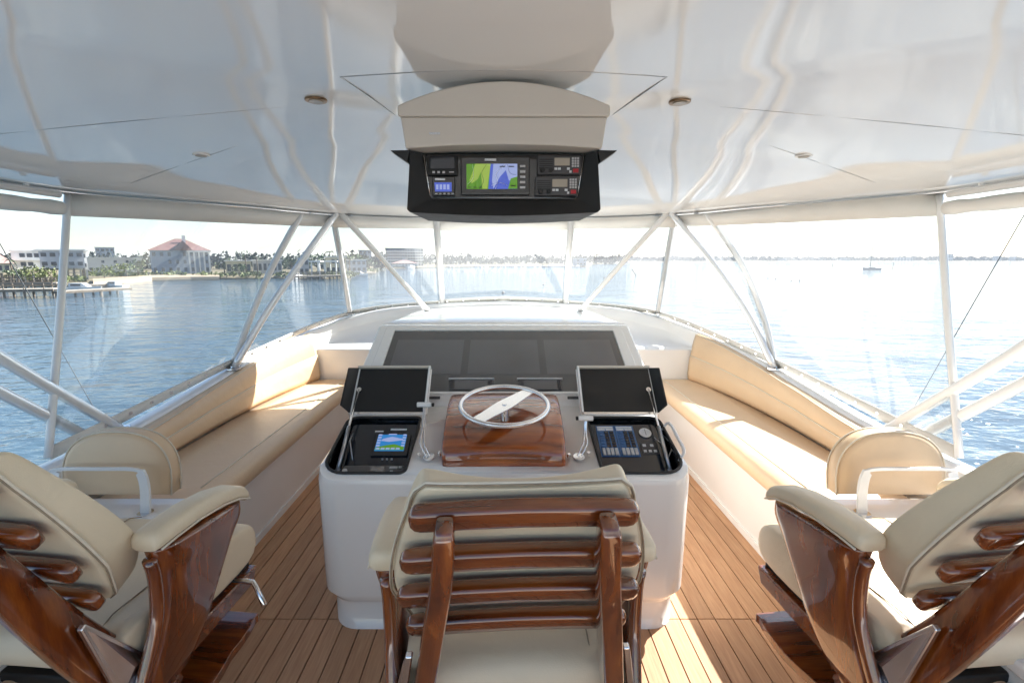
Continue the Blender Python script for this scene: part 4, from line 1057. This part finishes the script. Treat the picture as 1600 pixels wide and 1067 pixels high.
def building(px0, px1, top, D, label, floors=2, cols=5, wall='h_white', roof='flat', roofm='roof_grey', stilts=0, eave=None, depth=12, group=None, gz=GZ, balcony=False, cat='building', name='building', wk=(.6, .5)):
    """a real building standing D metres ahead, its front square to the line of sight"""
    c = at((px0 + px1) / 2, top, D); az = math.atan2(c.x, c.y); dist = math.hypot(c.x, c.y)
    a = at(px0, top, D); b = at(px1, top, D); W = abs(b.x - a.x) * math.cos(az); t = thing(name, (c.x, c.y, gz), label, cat, group)
    t.rotation_euler = (0, 0, -az); ORIG[t.name] = Vector((0, 0, 0))
    Hh = (c.z if eave is None else at((px0 + px1) / 2, eave, D).z) - gz; z0 = stilts
    box('wall', -W / 2, W / 2, 0, depth, z0, Hh, M[wall], t, bevel=0)
    if stilts:
        for k in range(max(3, cols)):
            x = -W / 2 + .3 + (W - .6) * k / (max(3, cols) - 1)
            for y in (.3, depth - .3): boxes('stilt', [(x - .15, x + .15, y - .15, y + .15, 0, z0)], M['h_grey' if wall == 'h_white' else 'pier'], t)
    fh = (Hh - z0) / floors; cw = W / cols
    key = (round(cw * wk[0], 2), round(fh * wk[1], 2))
    if key not in WIN:
        me = bpy.data.meshes.new('window'); me.from_pydata(boxv(-key[0] / 2, key[0] / 2, -.06, .05, -key[1] / 2, key[1] / 2), [], BF); me.materials.append(M['win_dark']); WIN[key] = me
    for f in range(floors):
        for k in range(cols):
            if random.random() < .12: continue
            o = bpy.data.objects.new('window', WIN[key]); C.objects.link(o); o.parent = t; o.location = (-W / 2 + cw * (k + .5), -.02, z0 + fh * (f + .52))
        if balcony:
            boxes('balcony', [(-W / 2 + .2, W / 2 - .2, -1.5, 0, z0 + fh * f - .12, z0 + fh * f), (-W / 2 + .2, W / 2 - .2, -1.5, -1.42, z0 + fh * f, z0 + fh * f + .9 * .35)], M['h_white'], t)
    if roof == 'flat':
        box('roof', -W / 2 - .4, W / 2 + .4, -.4, depth + .4, Hh, Hh + .35, M[roofm if roofm != 'roof_grey' else 'h_white'], t, bevel=0)
    else:
        zt = c.z - gz; o_ = .7; r_ = W * .22 if roof == 'hip' else W / 2
        V = [(-W / 2 - o_, -o_, Hh), (W / 2 + o_, -o_, Hh), (W / 2 + o_, depth + o_, Hh), (-W / 2 - o_, depth + o_, Hh), (-W / 2 + (W / 2 if roof == 'hip' else 0) - (W * .08 if roof == 'hip' else 0), depth / 2, zt), (W / 2 - (W / 2 if roof == 'hip' else 0) + (W * .08 if roof == 'hip' else 0), depth / 2, zt)]
        mesh('roof', V, [(0, 1, 5, 4), (1, 2, 5), (2, 3, 4, 5), (3, 0, 4), (3, 2, 1, 0)], M[roofm], t)
    return t, W, Hh
building(-60, 12, 386, 104, 'cream house with dull pink roof at the left end of the shore', floors=1, cols=6, wall='h_cream', roof='hip', roofm='roof_pink', stilts=2.2, eave=411, name='house', cat='house')
building(16, 62, 392, 112, 'white stilt house with dark upper windows and blue grey balcony wall', floors=2, cols=4, stilts=3.0, balcony=True, name='house', cat='house', wk=(.75, .45))
building(60, 130, 391, 116, 'grey and white stilt house beside the seam post', floors=2, cols=5, wall='h_grey', stilts=3.0, name='house', cat='house', wk=(.6, .42))
building(98, 134, 392.5, 121, 'pale white house just right of the grey stilt house', floors=2, cols=4, stilts=2.5, name='house', cat='house', wk=(.55, .4))
building(148, 178, 386.5, 330, 'small far blue grey tower block above the white houses', floors=4, cols=4, wall='h_blue', name='tower_block')
building(136, 222, 403, 190, 'long low pale building behind the shore trees', floors=2, cols=9, wall='h_white', name='long_building', wk=(.5, .35))
b_, W_, H_ = building(232, 326, 371, 178, 'big blue grey mansion with red hipped roof and white porch columns', floors=3, cols=8, wall='h_blue', roof='hip', roofm='roof_red', eave=391, depth=22, name='mansion', cat='house', wk=(.4, .5))
for k in range(5):
    x = W_ * (.14 + .085 * k); box('porch_column', x - .25, x + .25, -2.2, -1.7, 0, H_ - .6, M['h_white'], b_, bevel=0)
box('porch_roof', W_ * .10, W_ * .52, -2.6, -.1, H_ - .6, H_ - .1, M['h_white'], b_, bevel=0)
mesh('dormer', [(-2, -1.2, H_), (4, -1.2, H_), (1, -1.2, H_ + 3.6), (-2, 5, H_), (4, 5, H_), (1, 8, H_ + 3.6)], [(0, 1, 2), (0, 2, 5, 3), (1, 4, 5, 2), (3, 5, 4), (0, 3, 4, 1)], M['roof_red'], b_)
box('chimney', W_ * .05, W_ * .05 + 1.1, 6, 7.2, H_, H_ + 5.6, M['h_white'], b_, bevel=0)
building(352, 392, 408, 165, 'low cream boathouse with grey roof right of the mansion', floors=1, cols=4, wall='h_cream', name='boathouse')
building(394, 440, 407, 175, 'long grey shed with pale wall near the waterline', floors=1, cols=6, wall='h_grey', name='shed')
building(466, 482, 404, 160, 'narrow dock house behind the white boat lift', floors=2, cols=2, wall='h_grey', name='dock_house', cat='house')
building(508, 540, 402, 175, 'dock house with white flat roof beside the corner pipe', floors=2, cols=4, wall='h_cream', name='dock_house', cat='house')
building(541, 572, 406, 190, 'grey dock house right of the corner pipe', floors=2, cols=4, wall='h_blue', name='dock_house', cat='house')
building(560, 580, 391, 420, 'far square block seen above the shore trees', floors=4, cols=3, wall='h_blue', name='tower_block')
building(602, 632, 388, 370, 'large blue grey apartment block, left wing', floors=6, cols=8, wall='h_blue', balcony=True, name='apartment_block', wk=(.6, .5))
building(632, 661, 388.5, 380, 'large pale apartment block, right wing beside the mullion', floors=6, cols=7, wall='h_white', balcony=True, name='apartment_block', wk=(.6, .5))
building(612, 652, 406, 345, 'row of pale waterfront houses under the apartment blocks', floors=2, cols=8, wall='h_white', roof='hip', roofm='roof_pink', eave=411, name='row_house', cat='house', wk=(.5, .4))
building(934, 958, 401, 700, 'long low far grey warehouse right of the marina', floors=2, cols=8, wall='h_grey', name='warehouse')
building(895, 916, 404, 400, 'dark blue moored houseboat shaped shed at the end of the marina', floors=2, cols=4, wall='h_blue', name='marina_shed', cat='shed')
for px, w_, top, lab in ((1478, 24, 396.5, 'wide far hotel block on the hazy coast behind the seam post'), (1558, 14, 399.5, 'pale far tower near the edge of the open coast'), (1582, 12, 400.5, 'small far tower at the edge of the open coast'), (1412, 30, 401.5, 'low far terminal building on the coast past the sailboat'), (1320, 16, 403, 'low far building on the coast left of the sailboat mast'), (1222, 14, 403.5, 'lone far roof on the coast seen near the bowed pipes')):
    building(px - w_ / 2, px + w_ / 2, top, 1350, lab, floors=4, cols=6, wall='h_grey', gz=WZ + 1.2, depth=30, name='coast_building')
# tree line of the far coast: one mass
def far_line(name, px0, px1, D0, D1, h, step, label):
    V, F = [], []; n = int((px1 - px0) / step)
    for k in range(n):
        px = px0 + (px1 - px0) * (k + .5) / n; D = D0 + (D1 - D0) * k / n; p = at(px, 407, D); r = step / 750 * D
        leafblob(V, F, (p.x, p.y + random.uniform(0, 25), WZ + 1 + h * random.uniform(.25, .6)), (r * 1.3, 9, h * random.uniform(.35, .6)), 26, r * .55)
    o = mesh(name, V, F, M['far_trees']); o['kind'] = 'stuff'; o['label'] = label; o['category'] = 'trees'
far_line('far_treeline', 905, 1640, 1380, 1380, 12, 4, 'distant hazy line of trees along the far coast')
far_line('marina_treeline', 590, 985, 430, 640, 11, 3.5, 'hazy belt of trees behind the distant marina')
far_line('town_treeline', -80, 600, 215, 260, 9, 5, 'belt of trees behind the houses on the town shore')
# individual shore trees
for px, top, D, w_, lab in ((24, 418, 101, 3.5, 'dark small tree under the white stilt house'), (44, 415, 100, 5, 'yellow green tree in front of the stilt houses'), (76, 412, 103, 5.5, 'bright green tree beside the seam post'),
                            (195, 408, 140, 9, 'broad pale tree on the beach end'), (160, 412, 135, 8, 'bushy tree left of the broad pale tree'), (212, 402, 150, 7, 'tall bush left of the mansion'),
                            (348, 402, 172, 8, 'dark round tree right of the mansion'), (372, 409, 150, 6, 'small tree at the boathouse'), (412, 400, 185, 9, 'tree behind the grey shed'), (436, 402, 180, 8, 'tree behind the silvery bowed pipe'),
                            (455, 398, 190, 10, 'tree left of the dock houses'), (495, 394, 195, 11, 'tall rounded tree behind the dock houses'), (528, 397, 200, 9, 'tree rising over the white roofed dock house'), (552, 393, 215, 14, 'wide green tree right of the corner pipe'),
                            (575, 397, 235, 12, 'wide tree beside the far square block'), (592, 404, 300, 13, 'tree left of the apartment blocks'), (668, 404, 350, 14, 'tree right of the apartment blocks, by the mullion')):
    p = at(px, top, D); tree((p.x, p.y, GZ), max(2.5, p.z - GZ), w_, lab, m='leaf_pale' if 'yellow' in lab or 'bright' in lab or 'pale' in lab else 'leaf')
for px, top, D, lab in ((382, 396, 160, 'palm standing left of two others past the mansion'), (400, 399, 165, 'middle palm past the mansion'), (514, 391, 190, 'tall palm just left of the corner pipe'), (14, 402, 103, 'palm in front of the cream house'), (545, 399, 185, 'low palm just right of the corner pipe')):
    p = at(px, top, D); palm((p.x, p.y, GZ), max(3, p.z - GZ - .5), lab)
# scrub along the bank
V, F = [], []
for k in range(90):
    px = random.uniform(-60, 590); D = 200 * 1.0; g = ground_pt(px, 447 if px < 130 else (437 if px < 560 else 427)); d = Vector((g.x, g.y, 0)).normalized(); p = g + d * random.uniform(6, 16)
    leafblob(V, F, (p.x, p.y, GZ + .5), (random.uniform(1, 3), random.uniform(1, 2), random.uniform(.5, 1.4)), 40, .32)
o = mesh('shore_scrub', V, F, M['leaf_pale']); tag(o, 'low scrub growing along the bank of the town shore', 'scrub', kind='stuff')

# piers
def pier(A, B, wd, label, step=2.6, rail=True, h=1.15):
    A, B = Vector(A), Vector(B); d = (B - A); L = d.length; u = d.normalized(); v = Vector((-u.y, u.x, 0)); ang = math.atan2(u.y, u.x)
    t = thing('timber_pier', (A.x, A.y, WZ), label, 'pier'); t.rotation_euler = (0, 0, ang); ORIG[t.name] = Vector((0, 0, 0))
    box('deck_boards', 0, L, -wd / 2, wd / 2, h, h + .14, M['pier_pale'], t, bevel=0)
    boxes('edge_beam', [(0, L, -wd / 2 - .12, -wd / 2, h - .3, h + .05), (0, L, wd / 2, wd / 2 + .12, h - .3, h + .05)], M['pier'], t)
    n = int(L / step)
    me = bpy.data.meshes.new('pile'); V_, F_ = tube_vf([(0, 0, -1.2), (0, 0, h - .02)], .17, 8); me.from_pydata([tuple(v_) for v_ in V_], [], F_); me.materials.append(M['pier'])
    me2 = bpy.data.meshes.new('rail_post'); me2.from_pydata(boxv(-.06, .06, -.06, .06, h + .14, h + 1.15), [], BF); me2.materials.append(M['pier'])
    for k in range(n + 1):
        for s in (-1, 1):
            o = bpy.data.objects.new('pile', me); C.objects.link(o); o.parent = t; o.location = (min(L - .2, .2 + k * step), s * (wd / 2 - .1), 0)
            if rail:
                o = bpy.data.objects.new('rail_post', me2); C.objects.link(o); o.parent = t; o.location = (min(L - .2, .2 + k * step), s * (wd / 2 - .1), 0)
    if rail:
        for s in (-1, 1): boxes('handrail', [(0, L, s * (wd / 2 - .1) - .05, s * (wd / 2 - .1) + .05, z, z + .09) for z in (h + .6, h + 1.1)], M['pier'], t)
g = lambda px, py: ground_pt(px, py)
pier(g(-120, 466), g(92, 462), 2.6, 'long railed timber pier in front of the stilt houses')
pier(g(-100, 452), g(96, 450.5), 2.2, 'second railed pier close under the houses')
pier(g(92, 464), g(200, 457.5), 2.2, 'low open pale pier running right from the railed one', rail=False, h=.9)
pier(g(120, 452), g(190, 449), 2.0, 'short pale jetty by the beach', rail=False, h=.8)
pier(g(448, 438), g(534, 435.5), 3, 'dark dock in front of the dock houses', rail=True)
pier(g(540, 430), g(582, 428.2), 2.5, 'low dock right of the corner pipe', rail=False, h=.8)
# dock shelters with white frames
for p0, p1, y, lab in ((488, 500, 436, 'tall white framed boat lift beside the dock houses'), (508, 526, 435.4, 'wide white framed boat lift near the corner pipe')):
    A = g(p0, y); B = g(p1, y); t = thing('boat_lift', tuple(A), lab, 'boat lift'); W = (B - A).length; ht = 5.2
    x0, x1, yy = min(A.x, B.x), max(A.x, B.x), A.y
    for x in (x0, x1):
        for dy in (0, 5): box('lift_post', x - .18, x + .18, yy + dy - .18, yy + dy + .18, WZ - .8, WZ + ht, M['boat_white'], t, bevel=0)
    box('lift_roof', x0 - .6, x1 + .6, yy - .6, yy + 5.6, WZ + ht, WZ + ht + .4, M['boat_white'], t, bevel=0)

def hull(t, L, B, H, m, x=0, y=0, z=0, n=10, nm='hull'):
    """pointed hull with sheer along local x"""
    loops = []
    for k in range(n + 1):
        q = k / n; bw = B / 2 * (1 - max(0, (q - .45) / .55) ** 2.2) * (.86 + .14 * min(1, q * 4)); bw = max(bw, .03); sh = H * (1 + .30 * q * q); xx = -L / 2 + L * q
        xx2 = xx - (0.06 * L * (1 - 1) if q < 1 else 0)
        loops.append([(xx + x, y - bw, z + sh), (xx * .96 + x, y - bw * .85, z + .05), (xx * .93 + x, y - bw * .3, z - .5), (xx * .93 + x, y + bw * .3, z - .5), (xx * .96 + x, y + bw * .85, z + .05), (xx + x, y + bw, z + sh)])
    return loft(nm, loops, M[m], t, smooth=False)
def sailboat(px, py, L, mast, label, yaw, group=None, hm='boat_white', boom=True, detail=True):
    p = ground_pt(px, py); t = thing('sailboat', tuple(p), label, 'sailboat', group); t.rotation_euler = (0, 0, yaw); ORIG[t.name] = Vector((0, 0, 0))
    hull(t, L, L * .3, L * .10, hm)
    loops = [[(x, -w_, z), (x, -w_ * .8, z + hh), (x, w_ * .8, z + hh), (x, w_, z)] for x, w_, z, hh in ((-L * .16, L * .09, L * .10, L * .05), (L * .02, L * .10, L * .105, L * .055), (L * .20, L * .07, L * .11, L * .03), (L * .26, L * .04, L * .115, .02))]
    loft('cabin', loops, M['boat_white'], t, smooth=False)
    tube('mast', [(L * .08, 0, L * .1), (L * .08, 0, mast)], [.22, .16], M['mast'], t, n=6)
    if boom: tube('boom', [(L * .07, 0, L * .24), (-L * .30, 0, L * .235)], .12, M['h_blue'], t, n=6)
    if detail:
        for x in (L * .49, -L * .48): tube('stay', [(x, 0, L * .12), (L * .08, 0, mast - .4)], .035, M['mast'], t, n=4)
        boxes('cabin_window', [(-L * .12 + .9 * k, -L * .12 + .9 * k + .5, -L * .098, L * .098, L * .115, L * .135) for k in range(4)], M['win_dark'], t)
sailboat(1361, 421.3, 10.6, 16.5, 'lone anchored sailboat with bare mast on the open water', R(184), hm='hull_blue')
gm = 'sailing boats moored in the distant marina'
for k in range(26):
    px = 682 + k * 8.8 + random.uniform(-2.5, 2.5); tall = 1.35 if k == 14 else random.uniform(.65, 1.0)
    sailboat(px, 417.2 + random.uniform(-.25, .25), random.uniform(8, 11), 13.5 * tall, 'bare masted sailing boat moored in the distant marina', R(random.choice((85, 95, 100, 265, 40))), group=gm, boom=k % 2 == 0, detail=False)
def motorboat(px, py, L, label, yaw, group=None):
    p = ground_pt(px, py); t = thing('motorboat', tuple(p), label, 'motorboat', group); t.rotation_euler = (0, 0, yaw); ORIG[t.name] = Vector((0, 0, 0))
    hull(t, L, L * .32, L * .12, 'boat_white')
    loft('cabin', [[(x, -w_, L * .12), (x, -w_ * .85, L * .12 + hh), (x, w_ * .85, L * .12 + hh), (x, w_, L * .12)] for x, w_, hh in ((-L * .2, L * .12, L * .12), (L * .1, L * .12, L * .12), (L * .22, L * .10, L * .03))], M['boat_white'], t, smooth=False)
    boxes('windscreen', [(-L * .15, L * .08, -L * .116, L * .116, L * .17, L * .215)], M['win_dark'], t)
motorboat(126, 456, 7, 'small white motorboat moored beside the pale pier', R(10))
motorboat(178, 450, 6, 'small white motorboat by the beach jetty', R(170))
motorboat(462, 435.3, 7.5, 'white motorboat at the dark dock', R(80))
motorboat(560, 431, 7, 'white motorboat at the low dock right of the corner pipe', R(5))
motorboat(642, 418.4, 9, 'white motorboat under the apartment blocks', R(60))
# channel markers, buoys and piles
def pile(px, py, h, label, lean=0, sign=False):
    p = ground_pt(px, py); t = thing('channel_marker', tuple(p), label, 'channel marker')
    tube('post', [(p.x, p.y, WZ - 1), (p.x + lean * h, p.y, WZ + h)], .2, M['pier'], t, n=8)
    if sign: box('marker_board', p.x + lean * h - .6, p.x + lean * h + .6, p.y - .35, p.y - .25, WZ + h - 1.3, WZ + h - .1, M['button_grey'], t, bevel=0)
    else: tube('cap', [(p.x + lean * h, p.y, WZ + h), (p.x + lean * h, p.y, WZ + h + .35)], [.24, .05], M['boat_white'], t, n=8)
pile(1394, 419.5, 4.2, 'thin channel post just right of the anchored sailboat', .12)
pile(1578, 411.5, 6, 'dark channel marker far off by the open coast', 0, True)
pile(996, 430, 2.6, 'short leaning pile near the slanting pipe', -.9)
pile(984, 414, 5, 'upright far pile beside the leaning one', 0)
pile(1300, 418, 3, 'pale channel post left of the sailboat', 0)
for px, py, lab in ((1200, 434.5, 'leftmost of the small buoys on the right water'), (1212, 435.5, 'second small buoy on the right water'), (1236, 438.5, 'third small buoy on the right water'), (1249, 438.3, 'rightmost of the small buoys on the right water'), (944, 434, 'small buoy left of the slanting pipe'), (849, 445, 'small dark buoy in the middle window'), (786, 458, 'small buoy nearest the dash in the middle window')):
    p = ground_pt(px, py); t = thing('mooring_buoy', tuple(p), lab, 'buoy')
    V, F = [], []
    loft('float', [[(p.x + r * math.cos(a), p.y + r * math.sin(a), WZ + z) for a in [2 * math.pi * k / 10 for k in range(10)]] for z, r in ((-.3, .15), (-.1, .30), (.12, .28), (.28, .16), (.34, .05))], M['grey_plastic'], t)
    tube('ring', [(p.x, p.y, WZ + .3), (p.x, p.y, WZ + .5)], .04, M['mast'], t, n=6)

# ------------------------------------------------------------------ haze over the bay
hz = bpy.data.meshes.new('haze'); hz.from_pydata(boxv(-3400, 3400, -3400, 3400, WZ - 2.3, 42), [], BF)
ho = bpy.data.objects.new('haze', hz); C.objects.link(ho); ho['kind'] = 'stuff'
hm = bpy.data.materials.new('haze'); hm.use_nodes = True; n_ = hm.node_tree.nodes; n_.remove(n_['Principled BSDF'])
pv = n_.new('ShaderNodeVolumePrincipled'); pv.inputs['Color'].default_value = (.86, .92, 1, 1); pv.inputs['Density'].default_value = .00017; pv.inputs['Anisotropy'].default_value = 0
hm.node_tree.links.new(pv.outputs[0], n_['Material Output'].inputs['Volume']); hz.materials.append(hm)
